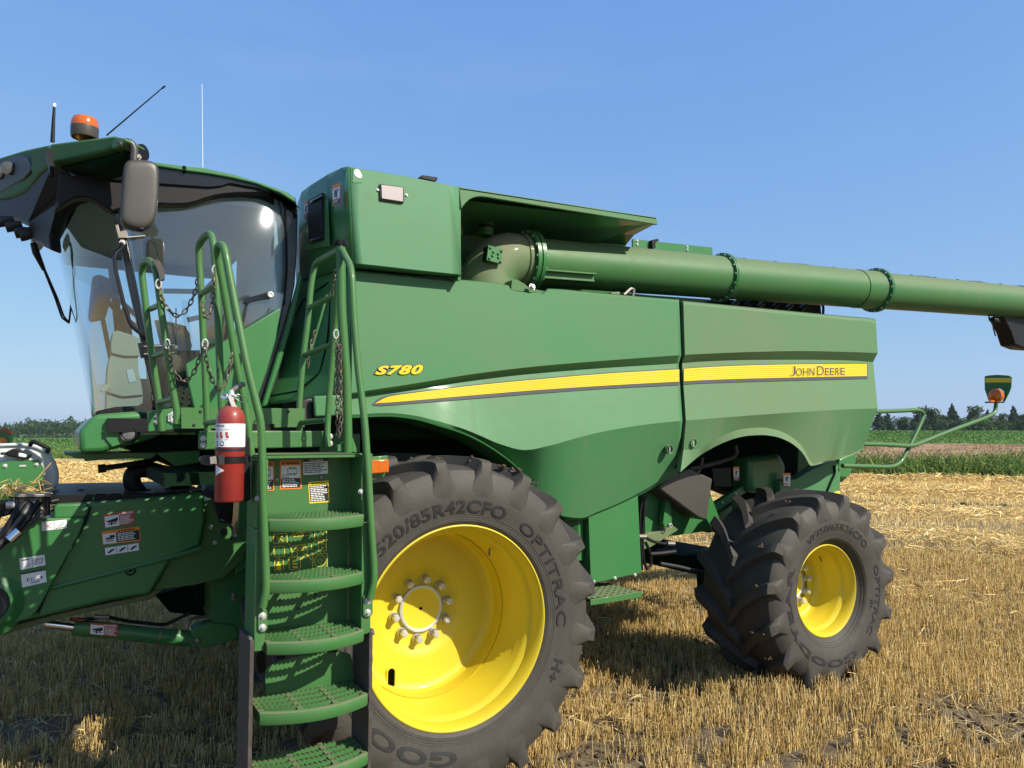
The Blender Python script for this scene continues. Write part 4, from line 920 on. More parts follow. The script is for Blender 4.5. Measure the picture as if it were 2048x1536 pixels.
mb.build('auger_elbow', aug, 40, label='dusty curved elbow of the unloading auger')
mb = MB(); c0 = ax(x_of(1036)); mb.lathe(c0, AD, [(0, .196), (.006, .203), (.03, .203), (.036, .194), (.055, .190)], M['elbow'], 48); mb.build('auger_collar', aug, 30)
mb = MB(); q = [(977, 490), (1005.5, 498), (1003, 528), (973.5, 520)]; mb.slab(q, .70, .02, M['green']); mb.slab([(975, 492), (1002, 499), (1000, 526), (973.5, 519)], .722, .06, M['gap'])
for px, py in ((981, 495.5), (1003, 502), (979, 516.5), (1001, 523), (987, 504), (996.5, 507.5), (985, 511), (997, 514.5)): mb.bolt(at(px, py, .70), (0, -1, 0), .009, M['green'])
mb.build('elbow_plate', aug, 30, bevel=.004)
flange(1056, .232, .07)
pipe('auger_tube', 1056, 1441, AR, M['auger'], 'first auger tube section beside the tank')
flange(1443, .208)
pipe('auger_tube', 1443, 1708, AR-.001, M['auger'], 'middle auger tube section')
pipe('auger_tube', 1709, 1750, AR+.003, M['auger'], 'short ring of auger tube before the rear flange')
flange(1750, .213)
pipe('auger_tube', 1752, 2033, AR-.004, M['auger'], 'rear auger tube section running out of the photo')
pipe('auger_tube', 2034, 2150, AR+.002, M['auger'], 'end section of the auger cut off by the photo edge')
mb = MB()
for k in range(60):      # conduit clipped along the top
    pass
hs = np.linspace(x_of(1430), x_of(2090), 40); mb.tube([ax(h)+V(0, .05, AR+.006+.008*math.sin(i*.9)) for i, h in enumerate(hs)], .009, M['black'], 6, 0)
for h in hs[::3]: mb.box(tuple(ax(h)+V(-.012, .035, AR-.006)), tuple(ax(h)+V(.012, .065, AR+.020)), M['ink'])
mb.build('auger_wiring', aug)
mb = MB(); h0, h1 = x_of(1064), x_of(1164)
for dz, dy in ((-.095, -.165), (-.145, -.14)): mb.beam(ax(h0)+V(0, dy, dz), ax(h1)+V(0, dy, dz), .05, .012, M['auger'])
mb.beam(ax(h0)+V(0, -.15, -.12), ax(h1)+V(0, -.15, -.12), .01, .05, M['auger'], (0, 0, 1)); mb.build('auger_brace', aug, bevel=.003)
mb = MB()    # rubber spout boot hanging from the end, lamp and cable under it
sp = [(2005, 632), (2030, 628), (2075, 622), (2085, 700), (2048, 697), (2030, 690), (2022, 664), (2012, 645)]; mb.slab(sp, ax(x_of(2040))[1]+.0, .16, M['black']); mb.build('auger_spout', aug, bevel=.02)
mb = MB(); c = ax(x_of(2000)); mb.lathe(at(1983, 639, c[1]), unit(V(1, 0, -.1)), [(0, 0), (.01, .03), (.07, .04), (.09, .02), (.14, .015)], M['black'], 14)
mb.tube([at(1978, 631, c[1]), at(1978, 640, c[1]), at(1985, 645, c[1]), at(1987, 658, c[1]), at(1991, 672, c[1])], .008, M['black'], 6, .02); mb.tube([at(1985, 631, c[1]), at(1995, 640, c[1]), at(2010, 634, c[1])], .006, M['black'], 6, .02); mb.build('auger_lamp', aug)
# ---- engine deck seen under the auger
g = random.Random(5)
mb = MB(); mb.slab([(1130, 572), (1300, 590), (1440, 600), (1600, 612), (1600, 640), (1130, 640)], 1.45, .3, M['gap']); mb.build('engine_cover', combine, bevel=.01)
mb = MB(); mb.slab([(1440, 596), (1472, 600), (1500, 599), (1560, 604), (1642, 609), (1644, 630), (1440, 630)], 1.0, .7, M['black']); mb.build('radiator_screen', combine, bevel=.01)
mb = MB(); mb.tube([at(1646, 632, .95), at(1647, 614, .95), at(1642, 606, .95), at(1630, 605, .95)], .012, M['black'], 8, .03); mb.build('hoop_guard', combine)
for k, px in enumerate((1464, 1490, 1515, 1545, 1572, 1600)):
    mb = MB(); mb.cyl(at(px, 612+k*1.5, .95), at(px+12, 603+k*1.6, .95), .022, M['black'] if k % 2 else M['mirror'], 10); mb.build('engine_hose', combine)
mb = MB(); mb.slab([(1222, 585), (1240, 583), (1241, 590), (1223, 592)], .72, .05, M['elbow']); mb.build('auger_rest', combine, bevel=.006)
mb = MB(); mb.tube([at(1248, 590, .7), at(1262, 577, .7), at(1268, 580, .7), at(1266, 593, .7)], .012, M['dull_steel'], 6, .01); mb.build('rest_latch', combine)
# latch bracket in the notch of the panel edge
mb = MB(); mb.slab([(1024, 560), (1034, 559), (1050, 568), (1060, 577), (1088, 582), (1086, 587), (1022, 581)], .64, .10, M['auger']); mb.bolt(at(1064, 574, .60), (0, -1, .2), .018, M['steel']); mb.build('panel_latch', combine, bevel=.004)

# ------------------------------------------------------------------ cab
cab = empty('cab', (-1.3, 2.2, 2.1), combine)
DY = 1.12; FAR = 3.28
def plan(z):
    """outline of the glasshouse at height z: bottom tucks in, nose leans forward at the top"""
    k = np.clip((z-2.05)/(3.5-2.05), 0, 1.1)
    xd = -1.46-.17*k; xn = -1.735-.305*k
    pts = []
    for t in np.linspace(-1, 1, 25):
        y = 2.2+t*(FAR-DY)/2; pts.append(V(xn+(xd-xn)*abs(t)**3.2, y, z))
    return pts
mb = MB(); mb.grid([plan(z) for z in np.linspace(2.10, 3.52, 9)], M['glass']); mb.build('windshield', cab, 60, label='large curved tinted windshield')
mb = MB(); mb.grid([[p*1 for p in plan(z)] for z in (2.04, 2.12)], M['black']); mb.build('windshield_sill', cab, 40)
# bulged door glass
mb = MB(); rows = []
tt = np.linspace(0, 1, 26)
top = hermite([0, .2, .35, .5, .62, .75, .9, 1], [412, 408, 407.5, 406, 399, 391, 387, 392], tt); txx = 245+(562-245)*tt; bxx = 316+(500-316)*tt; bot = 815+0*tt
for v in np.linspace(0, 1, 16):
    row = []
    for i, t in enumerate(tt):
        px = txx[i]*(1-v)+bxx[i]*v+ (34*math.sin(math.pi*v)*t**2); py = top[i]*(1-v)+bot[i]*v
        row.append(at(px, py, DY-.045*(1-(2*t-1)**2)-.10*(1-(2*v-1)**2)+.03))
    rows.append(row)
mb.grid(rows, M['glass']); mb.build('door_glass', cab, 60, label='tinted door glass bulging towards the ladder')
mb = MB(); mb.slab([(562, 614), (371, 728), (377, 770), (388, 818), (508, 818), (535, 740), (552, 680)], DY-.13, .03, M['green']); mb.build('door_panel', cab, bevel=.008, label='green lower panel of the cab door below the glass')
mb = MB(); mb.slab([(553, 384), (575, 384), (592, 396), (596, 430), (594, 500), (590, 570), (574, 645), (546, 740), (522, 818), (500, 818), (534, 735), (556, 655), (564, 615), (568, 540), (567, 460), (562, 410)], DY-.02, .10, M['black_gloss']); mb.build('rear_pillar', cab, bevel=.008)
for q in ([(571, 410), (573, 470), (574, 540), (568, 610)],):
    mb = MB(); mb.tube([at(a, b, DY-.03) for a, b in q], .006, M['black'], 6, .02); mb.build('pillar_trim', cab)
# front pillar with hinges and grab rail
mb = MB(); a0 = at(240, 455, DY-.01); a1 = at(318, 815, DY-.01); mb.beam(a0, a1, .045, .05, M['black_gloss'], (0, 1, 0)); mb.beam(at(225, 405, DY), a0, .03, .04, M['black_gloss'], (0, 1, 0)); mb.build('front_pillar', cab, bevel=.006)
mb = MB(); mb.beam(at(233, 450, DY-.05), at(240, 477, DY-.05), .018, .02, M['dull_steel'], (0, 1, 0)); mb.slab([(240, 462), (252, 460), (256, 467), (255, 473), (291, 470), (291, 473), (255, 476), (240, 476)], DY-.05, .02, M['dull_steel']); mb.build('door_hinge', cab, bevel=.003)
mb = MB(); mb.beam(at(279, 686, DY-.05), at(285, 716, DY-.05), .02, .02, M['black_gloss'], (0, 1, 0)); mb.slab([(283, 690), (340, 688), (352, 688), (359, 695), (356, 704), (348, 708), (285, 714)], DY-.06, .025, M['black_gloss'])
for y0 in (693, 708): mb.beam(at(287, y0, DY-.07), at(349, y0-3, DY-.07), .008, .008, M['dull_steel'])
mb.bolt(at(351, 695.5, DY-.06), (0, -1, 0), .012, M['dull_steel']); mb.build('door_hinge', cab, bevel=.003)
mb = MB(); mb.tube([at(244, 486, DY-.05), at(243, 496, DY-.09), at(228, 508, DY-.11), at(231, 540, DY-.11), at(248, 610, DY-.11), at(262, 652, DY-.11), at(283, 668, DY-.09), at(293, 677, DY-.05)], .012, M['black_gloss'], 10, .03); mb.bolt(at(245, 485, DY-.05), (0, -1, 0), .012, M['steel']); mb.bolt(at(293.5, 677, DY-.05), (0, -1, 0), .010, M['steel']); mb.build('grab_handle', cab)
mb = MB(); mb.slab([(487, 601), (490, 597), (515, 590), (533, 585), (542, 583), (547, 588), (546, 594), (540, 597), (515, 601), (494, 607), (488, 606)], DY-.12, .035, M['black_gloss']); mb.lathe(at(541, 589.5, DY-.12), (0, -1, 0), [(0, .022), (.01, .02), (.011, .010), (.008, .006), (.008, 0)], M['steel'], 16); mb.build('door_handle', cab, bevel=.008)
# roof: green cap, black fascia with a wavy lower edge
mb = MB()
roof = [(196, 318), (260, 319), (310, 324), (369, 332), (410, 336), (470, 349), (530, 368), (570, 382), (588, 393), (594, 404), (590, 405), (560, 386), (512, 367.5), (465, 356), (420, 348), (371, 341.5), (300, 330), (250, 326), (200, 324)]
mb.slab(roof, 1.02, 2.36, M['green']); mb.build('cab_roof', cab, bevel=.015)
mb = MB(); mb.slab([(366, 331), (372, 332), (373, 342), (367, 341)], 1.012, .03, M['gap']); mb.build('roof_joint', cab)
fas = [(135, 328), (200, 323.5), (250, 325.5), (300, 329.5), (371, 341), (420, 347.5), (465, 355.5), (512, 367), (560, 386), (590, 404.5), (596, 420), (594, 436), (586, 404), (562, 390), (545, 387), (512, 386), (470, 387), (450, 388.5), (430, 392), (412, 397), (395, 403), (375, 408), (350, 409), (322, 408), (290, 408), (245, 416), (225, 423), (205, 410), (190, 399), (175, 395), (160, 394), (148, 397), (128, 408), (110, 422)]
low = [(142, 352), (245, 361), (330, 368), (420, 374), (445, 371), (460, 366), (520, 377), (560, 392), (586, 404)]
mb = MB(); mb.slab(fas[:9]+[(594, 412)]+low[::-1], 1.04, .06, M['black_gloss']); mb.build('roof_fascia', cab, bevel=.006)
mb = MB(); mb.slab([(120, 345), (245, 355), (330, 362), (420, 368), (445, 366), (460, 362), (520, 372), (560, 388), (590, 404)]+fas[10:], 1.056, .10, M['black']); mb.build('roof_trim', cab, bevel=.01)
mb = MB(); mb.box((-1.98, 1.16, 3.44), (-.74, 3.30, 3.50), M['liner']); mb.build('cab_lining', cab)
mb = MB(); 
for Y0 in (FAR-.02,):
    mb.box((-1.98, Y0, 3.36), (-.66, Y0+.06, 3.56), M['black'])
    mb.beam((-1.46, Y0, 2.1), (-1.62, Y0, 3.45), .06, .08, M['black'], (0, 1, 0)); mb.beam((-.74, Y0, 2.1), (-.74, Y0, 3.45), .06, .12, M['black'], (0, 1, 0))
    mb.box((-1.50, Y0, 2.05), (-.70, Y0+.04, 2.45), M['liner'])
mb.box((-.78, 1.15, 2.05), (-.70, 3.3, 2.75), M['black']); mb.box((-.78, 1.15, 2.75), (-.70, 2.4, 3.52), M['liner']); mb.build('far_frame', cab, bevel=.01, label='dark pillars and rear wall on the inside of the cab')
mb = MB(); mb.box((-1.70, 1.15, 2.0), (-.7, 3.27, 2.08), M['black']); mb.build('cab_floor', cab)
# seat, steering column, monitor
seat = MB(); seat.box((-1.02, 1.95, 2.45), (-.86, 2.45, 3.15), M['brown']); seat.box((-1.35, 1.95, 2.40), (-.86, 2.45, 2.55), M['brown']); seat.box((-1.25, 2.1, 2.08), (-.95, 2.3, 2.40), M['black']); seat.build('driver_seat', cab, bevel=.06, seg=3)
mb = MB(); mb.slab([(185, 552), (200, 548), (222, 558), (226, 580), (212, 634), (180, 640), (177, 628)], 1.75, .16, M['brown']); mb.beam(at(205, 636, 1.83), at(222, 720, 1.83), .03, .03, M['black']); mb.build('armrest', cab, bevel=.03, seg=3)
mb = MB(); mb.slab([(226, 664), (236, 661), (270, 672), (279, 678), (279, 706), (276, 712), (277, 740), (282, 765), (286, 790), (284, 815), (213, 818), (214, 760), (216, 730), (223, 705), (222, 690)], 1.62, .24, M['beige'])
mb.slab([(200, 778), (212, 768), (223, 774), (214, 783), (203, 784)], 1.60, .06, M['beige']); mb.slab([(252, 740), (266, 739), (273, 763), (258, 766)], 1.615, .01, M['liner']); mb.tube([at(221, 706, 1.612), at(250, 713, 1.612), at(279, 712, 1.612)], .005, M['ink'], 6, .02); mb.tube([at(213, 784, 1.612), at(245, 794, 1.612), at(286, 790, 1.612)], .005, M['ink'], 6, .02); mb.build('steering_column', cab, bevel=.035, seg=3, label='beige steering column and pedal console')
mb = MB(); c = at(246, 620, 1.72); u = unit(V(.75, 0, -.66)); w = V(0, 1, 0); mb.tube([c+.21*(math.cos(a)*u+math.sin(a)*w) for a in np.linspace(0, 2*math.pi, 28, endpoint=False)], .016, M['black'], 8, 0, closed=True)
mb.tube([c-.2*w, c+.2*w], .012, M['black'], 6, 0); mb.tube([c, at(252, 672, 1.74)], .04, M['black'], 10, 0); mb.build('steering_wheel', cab)
mb = MB(); mb.slab([(310, 640), (330, 641), (372, 652), (384, 690), (378, 724), (345, 730), (322, 690)], 2.2, .05, M['liner']); mb.slab([(352, 650), (370, 652), (380, 668), (382, 688), (376, 680), (366, 664)], 2.18, .03, M['orange']); mb.slab([(300, 704), (400, 700), (400, 740), (340, 790), (320, 820), (310, 820)], 2.1, .4, M['black']); mb.tube([at(352, 700, 2.15), at(352, 616, 2.15)], .006, M['black'], 6, 0); mb.build('console', cab, bevel=.015)
mb = MB(); mb.slab([(192, 822), (230, 814), (280, 811), (312, 790), (320, 822), (260, 834), (192, 834)], 1.3, .25, M['black']); mb.build('dash_base', cab, bevel=.01)
mb = MB(); mb.tube([at(327, 582, 2.6), at(400, 583, 2.6), at(432, 588, 2.6)], .02, M['liner'], 8, 0); mb.tube([at(375, 640, 2.6), at(400, 634, 2.6), at(440, 638, 2.6)], .02, M['liner'], 8, .05); mb.build('far_handrail', cab)
mb = MB(); mb.slab([(287, 471), (296, 469), (299, 487), (299, 513), (287, 510)], 1.5, .03, M['black']); mb.tube([at(298, 480, 1.5), at(310, 487, 1.5), at(315, 512, 1.5)], .005, M['black'], 6, .02); mb.tube([at(107, 420, 1.7), at(110, 434, 1.7), at(121, 441, 1.7), at(123, 430, 1.7), at(119, 420, 1.7)], .006, M['black'], 6, .02); mb.build('inner_mirror', cab)
# visor wrapping round the nose of the cab, with its lamp pod: these faces look forward, away from the sun
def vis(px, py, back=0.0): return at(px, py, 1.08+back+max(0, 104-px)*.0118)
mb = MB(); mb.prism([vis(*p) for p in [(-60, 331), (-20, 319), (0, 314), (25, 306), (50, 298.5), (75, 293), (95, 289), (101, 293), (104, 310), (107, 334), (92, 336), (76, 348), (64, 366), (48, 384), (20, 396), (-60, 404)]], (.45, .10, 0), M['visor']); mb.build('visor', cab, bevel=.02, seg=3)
mb = MB(); mb.prism([vis(*p)+V(-.018, -.006, 0) for p in [(-50, 345), (2, 327), (30, 316), (48, 312), (62, 316), (68, 330), (66, 346), (52, 360), (28, 372), (8, 384), (-50, 392)]], (.02, 0, 0), M['ink']); mb.build('lamp_recess', cab, bevel=.005, seg=2)
for px, py, r in ((33, 341, .036), (14, 350, .036), (-4, 358, .036)):
    mb = MB(); c1 = vis(px, py)+V(-.05, -.03, 0); d = unit(V(-.55, -.75, -.15)); mb.cyl(c1-d*.09, c1, r*1.1, M['black'], 18); mb.lathe(c1, d, [(-.01, r*1.12), (.004, r*1.1), (.004, r*.95), (.006, r*.7), (.0065, 0)], M['lamp'], 18); mb.build('work_lamp', cab, 30)
# dark moulded underside of the visor
mb = MB(); mb.prism([vis(*p, .05) for p in [(-60, 402), (20, 394), (50, 382), (66, 364), (80, 346), (110, 334), (150, 340), (200, 350), (205, 412), (178, 396), (160, 394), (140, 400), (118, 416), (104, 440), (98, 470), (101, 500), (85, 492), (70, 486), (55, 452), (30, 440), (-60, 424)]], (.06, .10, 0), M['black']); mb.build('visor_underside', cab, bevel=.02, seg=3)
mb = MB(); mb.slab([(66, 466), (84, 476), (70, 490), (60, 474)], 1.9, .3, M['beige']); mb.build('visor_filler', cab)
for px, py in ((6, 442), (22, 452), (40, 464), (50, 470)): mb = MB(); mb.lathe(at(px, py, 1.7), unit(V(-.9, 0, -.3)), [(-.06, .02), (0, .036), (.03, .036), (.032, 0)], M['ink'], 12); mb.build('far_work_lamp', cab)

# arm carrying beacon and mirror
mb = MB()
arm_ = lambda px, py: at(px, py, 1.08-max(0, px-98)*.0034)
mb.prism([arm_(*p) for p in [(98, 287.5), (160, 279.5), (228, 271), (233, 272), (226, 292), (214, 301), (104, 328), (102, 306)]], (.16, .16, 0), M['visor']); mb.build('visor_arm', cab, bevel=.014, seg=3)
mb = MB(); mb.prism([arm_(*p) for p in [(228, 272), (250, 276), (254, 281), (242, 292), (226, 298), (220, 296)]], (.10, .10, 0), M['rail']); mb.build('visor_arm_lit_tip', cab, bevel=.010, seg=3)  # lighter green here paints the light on the end of the arm
mb = MB(); mb.prism([arm_(*p)+V(.03, .03, 0) for p in [(104, 328), (216, 301), (240, 293), (236, 304), (212, 318), (165, 334), (110, 334)]], (.12, .14, 0), M['gap']); mb.build('visor_arm_shaded_underside', cab, bevel=.012, seg=3)  # dark green piece painted as the shade under the arm
mb = MB(); mb.slab([(92, 300), (103, 296), (108, 333), (99, 332)], .85, .2, M['black']); mb.build('visor_joint', cab)
mb = MB(); c = at(169, 273, .98); s = 4.35/FPX*1.0; mb.lathe(c, (0, 0, 1), [(-.01, .066), (.0, .070), (.045, .071), (.05, .071)], M['mirror'], 28); mb.build('beacon_base', cab, 30)
mb = MB(); mb.lathe(c, (0, 0, 1), [(.05, .070), (.058, .071), (.085, .067), (.103, .060), (.108, .048), (.110, 0)], M['amber'], 28); mb.build('beacon_lens', cab, 40, label='amber dome of the roof beacon')
# mirror
mb = MB(); c = [(240, 290), (252, 283), (263, 286), (269, 298), (268, 322)]; mb.tube([at(a, b, .60) for a, b in c], .020, M['mirror'], 12, .05); mb.lathe(at(281, 306, .66), unit(V(.7, -.7, 0)), [(-.018, .0), (-.018, .046), (.018, .046), (.018, .0)], M['black'], 24); mb.bolt(at(276, 314, .60), (0, -1, 0), .012, M['dull_steel']); mb.build('mirror_arm', cab, 40)
mb = MB(); q = [(252, 322), (266, 320), (300, 321), (313, 328), (319, 342), (317, 400), (313, 434), (306, 452), (292, 462), (276, 464), (248, 456), (240, 446), (240, 428), (245, 350), (247, 332)]
P0 = [at(a, b, .60) for a, b in q]; cc = sum(P0)/len(P0)
ring = lambda k, dy: [cc+(p-cc)*k+V(0, dy, 0) for p in P0]
L = [ring(.80, -.045), ring(.93, -.038), ring(1.0, -.015), ring(1.0, .03), ring(.93, .06)]; N = len(q); vs = [p for r_ in L for p in r_]; fs = [tuple(range(N-1, -1, -1))]
for i in range(len(L)-1):
    for k in range(N): fs.append((i*N+k, i*N+(k+1) % N, (i+1)*N+(k+1) % N, (i+1)*N+k))
fs.append(tuple((len(L)-1)*N+k for k in range(N))); mb.add(vs, fs, M['mirror']); mb.slab([(265, 452), (297, 450), (290, 461), (277, 463.5)], .56, .05, M['black']); o = mb.build('mirror_shell', cab, 50, label='large grey rear view mirror shell'); 
sb = o.modifiers.new('round', 'SUBSURF'); sb.levels = 1; sb.render_levels = 2
# aerials and wiper
mb = MB(); mb.tube([at(105, 284, 1.2), at(107, 240, 1.2), at(108.5, 214, 1.2)], [.012, .009, .007], M['black'], 8, 0); mb.tube([at(108.5, 214, 1.2), at(109, 207, 1.2)], .009, M['white'], 8, 0); mb.build('aerial', cab, label='short thick upright aerial left of the beacon')
mb = MB(); mb.tube([at(213, 271, 1.3), at(329, 172.5, 1.3)], [.005, .0035], M['black'], 6, 0); mb.tube([at(324, 177, 1.3), at(330, 172, 1.3)], .006, M['black'], 6, 0); mb.build('aerial', cab, label='long thin aerial leaning to the right')
mb = MB(); mb.tube([at(405.5, 335, 1.5), at(404, 168, 1.5)], [.0022, .0016], M['white'], 6, 0); mb.build('aerial', cab, label='hair thin pale whip aerial'); 
mb = MB(); W_ = [(67, 486, 1.9), (72, 505, 1.9), (88, 540, 1.95)]; mb.tube([at(*p) for p in W_], [.02, .022, .012], M['black'], 8, 0); mb.tube([at(88, 540, 1.95), at(110, 595, 2.0), at(124, 636, 2.05), at(138, 646, 2.1)], .006, M['black'], 6, .02); mb.tube([at(90, 540, 1.95), at(115, 597, 2.0), at(127, 632, 2.05), at(138, 645, 2.1)], .006, M['black'], 6, .02); mb.tube([at(138, 646, 2.12), at(150, 540, 2.1), at(139, 515, 2.1)], .007, M['black'], 6, .02); mb.build('wiper', cab)

# cab base with its side lamp
mb = MB(); q = [(189, 829), (250, 824), (330, 819), (332, 850), (320, 871), (298, 880), (204, 905), (160, 907), (158, 868), (160, 859)]
P = [at(a, b, 1.20) for a, b in q]; back = [p+V(0, 1.9, 0) for p in P]; mid = sum(P)/len(P)
mb.prism(P, (0, 1.9, 0), M['green']); mb.build('cab_base', cab, bevel=.03, seg=3)
mb = MB(); mb.slab([(205, 862), (222, 852), (268, 843), (281, 858), (266, 880), (225, 893), (214, 880)], 1.185, .04, M['green']); c = at(258, 868, 1.18); d = unit(V(-.25, -1, 0)); mb.lathe(c, d, [(-.04, .052), (.02, .048), (.026, .044), (.020, .036)], M['black'], 22); mb.lathe(c, d, [(.018, .037), (.024, .03), (.028, 0)], M['lamp'], 22); mb.build('cab_base_lamp', cab, 30, bevel=0)
mb = MB(); mb.slab([(127, 905), (160, 906), (240, 905), (312, 905), (312, 912), (300, 918), (255, 917), (200, 920), (170, 923), (168, 917), (150, 916), (140, 912), (130, 910)], 1.35, .5, M['step']); mb.build('front_deck_rail', cab, bevel=.006)
mb = MB(); mb.slab([(262, 895), (300, 878), (330, 855), (420, 850), (480, 870), (480, 950), (430, 950), (380, 945), (352, 934), (310, 918), (290, 905), (264, 903)], 1.42, 1.2, M['gap']); mb.slab([(310, 905), (400, 900), (400, 925), (352, 933)], 1.38, .05, M['green']); mb.build('cab_support', cab, bevel=.01)

# ------------------------------------------------------------------ platform in front of the door
plat = empty('platform', (-1.1, .6, 1.98), combine)
def perforated(mb, o, ex, ey, nx, ny, r, mat, th=.004, skip=None):
    o = np.asarray(o, float); ex = np.asarray(ex, float)/nx; ey = np.asarray(ey, float)/ny; nz = unit(np.cross(ex, ey)); lx = np.linalg.norm(ex); ly = np.linalg.norm(ey)
    for i in range(nx):
        for j in range(ny):
            c = o+ex*(i+.5)+ey*(j+.5); ou = []; inn = []
            for k in range(8):
                a = math.pi/4*k; cx2 = [.5, .5, 0, -.5, -.5, -.5, 0, .5][k]; cy2 = [0, .5, .5, .5, 0, -.5, -.5, -.5][k]
                ou.append(c+ex*cx2+ey*cy2); inn.append(c+unit(ex)*r*math.cos(a)+unit(ey)*r*math.sin(a))
            dn = [p-nz*th*3 for p in inn]
            mb.add(ou+inn+dn, [(k, (k+1) % 8, 8+(k+1) % 8, 8+k) for k in range(8)]+[(8+k, 8+(k+1) % 8, 16+(k+1) % 8, 16+k) for k in range(8)], mat)
zP = at(500, 863, .1)[2]-.004
mb = MB(); perforated(mb, (-1.56, .13, zP), (.86, 0, 0), (0, .95, 0), 11, 11, .017, M['step']); mb.build('platform_tread', plat, 30)
mb = MB(); mb.slab([(400, 862), (410, 861), (652, 862), (652, 894), (400, 900)], .10, .03, M['step']); mb.build('platform_edge', plat, bevel=.006)
mb = MB(); mb.slab([(362, 815), (610, 817), (609, 854), (549, 855), (549, 848), (505, 848), (505, 857), (363, 857)], .40, .03, M['rail']); 
for px, py in ((401, 823), (388, 850), (577, 823)): mb.bolt(at(px, py, .40), (0, -1, 0), .006, M['ink'])
mb.build('platform_toe_plate', plat, bevel=.005)
mb = MB(); mb.slab([(296, 824), (330, 818), (362, 815), (363, 857), (297, 863)], .46, .04, M['green'])
for px, py in ((314.5, 833), (314, 844), (346, 829), (345, 842)): mb.bolt(at(px, py, .46), (0, -1, 0), .012, M['steel'])
f = quad_map([(336, 828), (344, 826), (344, 842), (336, 843)], .45); qrect(mb, f, 0, 0, 1, 1, .002, M['liner']); qlines(mb, f, .15, .1, .9, .9, 4, .004, M['ink'], 3); mb.build('platform_bracket', plat, bevel=.004)
mb = MB(); mb.slab([(398, 868), (414, 865), (414, 893), (398, 898)], .07, .03, M['rail'])
for px, py in ((406.5, 877.5), (406, 891)): mb.bolt(at(px, py, .07), (0, -1, 0), .011, M['steel'])
mb.build('platform_lug', plat, bevel=.004); mb = MB()
for px, py in ((660, 873), (660, 887)): mb.bolt(at(px, py, .10), (0, -1, 0), .011, M['steel'])
mb.slab([(652, 868), (662, 868), (662, 892), (652, 892)], .11, .03, M['rail']); mb.build('platform_lug', plat, bevel=.004)
mb = MB(); mb.slab([(480, 868), (520, 866), (720, 868), (720, 905), (480, 908)], .20, .5, M['gap']); mb.box((-1.5, .16, 1.74), (-.72, 1.0, 1.80), M['gap']); mb.build('platform_frame', plat)

# ------------------------------------------------------------------ handrails and chains
def rail(name, paths, r=.0175, label=None, mat='rail', extra=None):
    mb = MB()
    for p in paths:
        rr = r
        if isinstance(p, tuple): p, rr = p
        mb.tube([at(*q) for q in p], rr, M[mat], 12, .07)
    if extra: extra(mb)
    return mb.build(name, combine, 40, label=label)
def gripx(mb):
    pts = [(308, 519.5), (317, 519.5), (323, 526), (328, 540), (330, 558)]; q = [(320, 560), (317.5, 548), (314, 536), (310, 527), (304.5, 520.5)]
    mb.slab(pts+q, .09, .05, M['mirror'])
rail('handrail', [[(324, 862, .35), (318, 800, .35), (302, 700, .35), (290, 600, .35), (283.5, 545, .35), (286, 528, .33), (297, 519.5, .26), (307, 527, .18), (312.5, 545, .14), (320, 600, .12), (333, 700, .12), (346, 780, .12), (354, 826, .12), (353, 848, .12)],
     ([(301, 618, .34), (319, 610, .12)], .014), ([(307, 712, .34), (333, 703, .12)], .014), ([(318, 804, .34), (347, 798, .12)], .014)], .0165, 'low hooped handrail with a brown rubber grip beside the windshield', extra=gripx)
rail('handrail', [[(416, 872, .15), (413, 815, .15), (410, 740, .15), (406, 660, .15), (403, 590, .15), (398.5, 530, .15), (397, 494, .14), (402, 482, .12), (417, 466, .02), (424, 472, -.05), (429, 500, -.08), (434, 590, -.1), (438, 690, -.1), (442, 790, -.1), (446, 862, -.1)],
     ([(401, 588, .14), (431, 572, -.09)], .014), ([(408, 692, .14), (437, 682, -.1)], .014), ([(411, 846, .15), (445, 843, -.1)], .014)], .017, 'tall hooped handrail in front of the cab door')
rail('handrail', [[(503, 912, -.16), (497, 860, -.16), (490, 810, -.16), (475, 740, -.17), (455, 620, -.18), (436, 516, -.20), (434, 496, -.22), (440, 488, -.25), (447, 492, -.28), (452, 512, -.30), (472, 620, -.34), (496, 740, -.38), (520, 836, -.40), (523, 862, -.40), (526, 990, -.40), (531, 1124, -.40), (533, 1180, -.40), (525.5, 1214, -.39)]], .0175, 'long slanting handrail loop running down the left side of the ladder')
def knob(mb):
    c = at(681.5, 487, -.08); mb.lathe(c, (0, 0, 1), [(-.012, .0), (-.012, .026), (.012, .028), (.014, .0)], M['black'], 12)
    for k in range(6):
        a = k*math.pi/3; mb.lathe(c+V(.024*math.cos(a), .024*math.sin(a), 0), (0, 0, 1), [(-.012, 0), (-.012, .012), (.012, .013), (.014, 0)], M['black'], 8)
    mb.slab([(675, 902), (676, 892), (690, 882), (700, 876), (706, 876), (713, 897), (713, 905), (706, 903)], -.07, .03, M['green'])
rail('handrail', [([(681.5, 492, -.08), (683, 620, -.08), (688.5, 700, -.08), (693, 760, -.08), (696, 905, -.08)], .024),
     [(684, 500, -.10), (690, 512, -.14), (700, 530, -.24), (703.5, 550, -.28), (708, 640, -.30), (716.5, 740, -.32), (729, 840, -.35), (736, 940, -.37), (742, 1050, -.385), (747.5, 1130, -.39), (748, 1165, -.39), (740, 1196, -.385)],
     [(678, 500, -.06), (650, 515, .25), (634, 524, .40), (629, 532, .45), (622, 570, .45), (616, 640, .45), (606, 715, .45), (598, 815, .45), (599, 862, .45)],
     ([(675, 560, .0), (671, 650, .08), (663, 740, .10), (658, 800, .10), (655, 850, .10), (655, 894, .08)], .0165),
     ([(617, 616, .45), (672, 590, .06)], .015), ([(608, 711, .45), (666, 688, .1)], .015), ([(595, 846, .45), (653, 840, .1)], .015)], .0175, 'double handrail with a black knob on top at the right side of the ladder', extra=knob)

